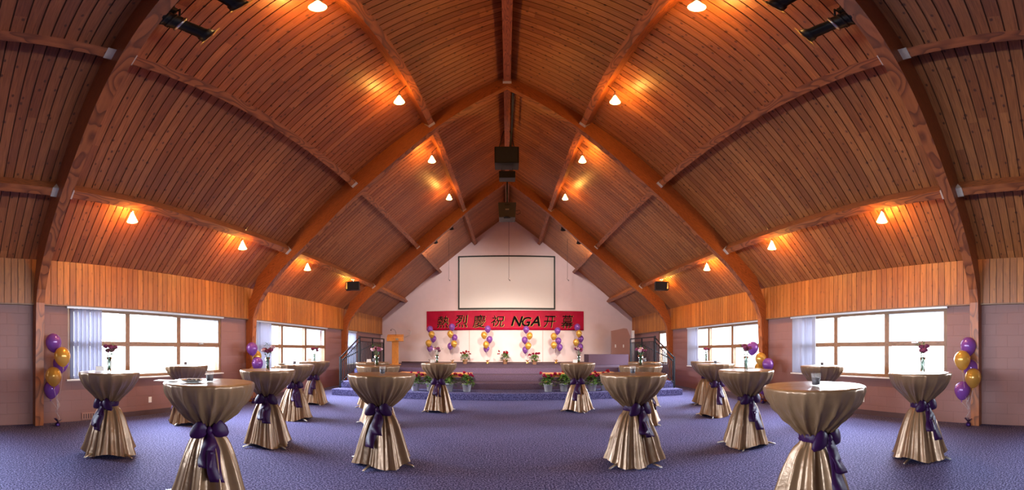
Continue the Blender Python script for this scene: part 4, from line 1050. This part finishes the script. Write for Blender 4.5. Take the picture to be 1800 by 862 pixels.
# ------------------------------------------------------------------ profile spotlights at the nearest arch
def profile_spot(s, X, Z, lab, aim):
    p = Vector((s*X, 2.0, Z)); root = empty('profile_spotlight', p, 0, 'black profile spotlight clamped high beside the nearest %s arch, %s' % ('left' if s < 0 else 'right', lab), 'spotlight', 'profile spotlights')
    dirv = (Vector(aim)-p).normalized(); M_ = dirv.to_track_quat('Z', 'Y').to_matrix()
    d = MB(); d.lathe([(.05, -.30), (.085, -.27), (.095, -.20), (.095, -.02), (.088, .0)], 18, M_=M_, capb=True)
    for z in (-.22, -.16, -.10): d.lathe([(.097, z), (.104, z+.01), (.104, z+.02), (.097, z+.03)], 18, M_=M_)
    d.build('lamp_housing', M['black'], root)
    d = MB(); d.lathe([(.096, -.005), (.108, 0), (.108, .022), (.096, .028)], 18, M_=M_); tag(d.build('gate_ring', M['steel'], root), 'silver gate ring')
    d = MB(); d.lathe([(.074, .02), (.070, .10), (.074, .11), (.074, .24), (.082, .26), (.105, .33), (.107, .33), (.09, .26)], 18, M_=M_); d.build('lens_barrel', M['black'], root)
    d = MB(); d.lathe([(.001, .275), (.085, .275)], 18, M_=M_); d.build('lens', M['lens'], root)
    d = MB(); d.box(M_ @ Vector((0, .0, .335)), (.22, .22, .006), mat=M_); 
    g = MB(); 
    for q in ((.11, 0, .012, .23), (-.11, 0, .012, .23), (0, .11, .23, .012), (0, -.11, .23, .012)): g.box(M_ @ Vector((q[0], q[1], .338)), (q[2], q[3], .008), mat=M_)
    tag(g.build('gel_frame', M['amber'], root), 'amber edged colour frame')
    top = roofz(p.x)-p.z-.02; d = MB(); d.tube([M_ @ Vector((-.12, 0, -.06)), M_ @ Vector((-.125, 0, -.06))+Vector((0, 0, .14)), Vector((0, -.05, .22)), M_ @ Vector((.125, 0, -.06))+Vector((0, 0, .14)), M_ @ Vector((.12, 0, -.06))], .011, 6)
    d.build('yoke', M['black'], root)
    d = MB(); d.tube([(0, -.05, .21), (0, -.08, top)], .016, 8); d.box((0, -.07, .27), (.06, .06, .07)); d.build('clamp', M['black'], root)
    d = MB(); d.tube([M_ @ Vector((0, .03, -.3)), (s*.06, -.32, .12), (s*.02, -.26, .24), (-s*.05, -.2, .14), (s*.02, -.12, .2), (0, -.1, top-.02)], .007, 6); d.build('power_cable', M['wire'], root)
    l = bpy.data.lights.new('spotlight_beam', 'SPOT'); l.energy = SPOT_W; l.color = (1, .86, .68); l.spot_size = radians(31); l.spot_blend = 1.0; l.shadow_soft_size = .05
    lo = bpy.data.objects.new('spotlight_beam', l); COL.objects.link(lo); lo.location = p + dirv*.36; lo.rotation_euler = dirv.to_track_quat('-Z', 'Y').to_euler()
for s in (-1, 1):
    profile_spot(s, 2.55, EYE+4.12, 'lower of the pair', (s*-.4, 17.0, .4)); profile_spot(s, 2.12, EYE+4.49, 'upper of the pair', (s*1.2, 17.0, .5))
    d = MB(); pts = [(s*x, 1.90, roofz(x)-.03) for x in (3.2, 2.4, 1.7)]; d.tube(pts, .012, 8); tag(d.build('conduit_pipe', M['alum']), 'thin pale conduit along the nearest %s arch by the spotlights' % ('left' if s < 0 else 'right'), 'pipe')

# ------------------------------------------------------------------ small wall fittings
def outlet(s, px, py, lab):
    y = WALL/abs(tan((px-CX)/FPX)); p = at(px, py, hypot(WALL, y)); root = empty('wall_outlet', (s*(WALL-.006), y, p.z), 0, lab, 'outlet', 'wall outlets')
    d = MB(); d.box((0, 0, 0), (.012, .075, .12)); d.build('cover_plate', M['white'], root, .003)
    for z in (-.028, .028): d = MB(); d.box((-s*.008, 0, z), (.006, .034, .03)); d.build('socket', M['card'], root)
outlet(-1, 263.5, 703, 'white wall outlet below the left foreground window'); outlet(1, 1517, 702, 'white wall outlet below the right foreground window')
y = WALL/tan((CX-157)/FPX); root = empty('wall_vent', (-(WALL-.01), y, .03), 0, 'small floor level vent grille on the left wall behind the draped table', 'vent')
d = MB(); d.box((0, 0, .06), (.02, .32, .13)); d.build('frame', M['mauve'], root, .004)
for k in range(6): d = MB(); d.box((.012, -.12+k*.048, .06), (.008, .018, .09)); d.build('louvre', M['basebrd'], root)
# a coil of cord left on the wall beside the lectern
d = MB(); pts = [(-5.15, YB-.03, 2.0), (-4.95, YB-.03, 2.02), (-4.72, YB-.03, 2.12), (-4.66, YB-.03, 2.3), (-4.78, YB-.03, 2.38), (-4.86, YB-.03, 2.28), (-4.70, YB-.03, 2.22)]
d.tube(pts, .010, 6); tag(d.build('looped_cable', M['white']), 'pale cord looped on the back wall above the lectern', 'cable')
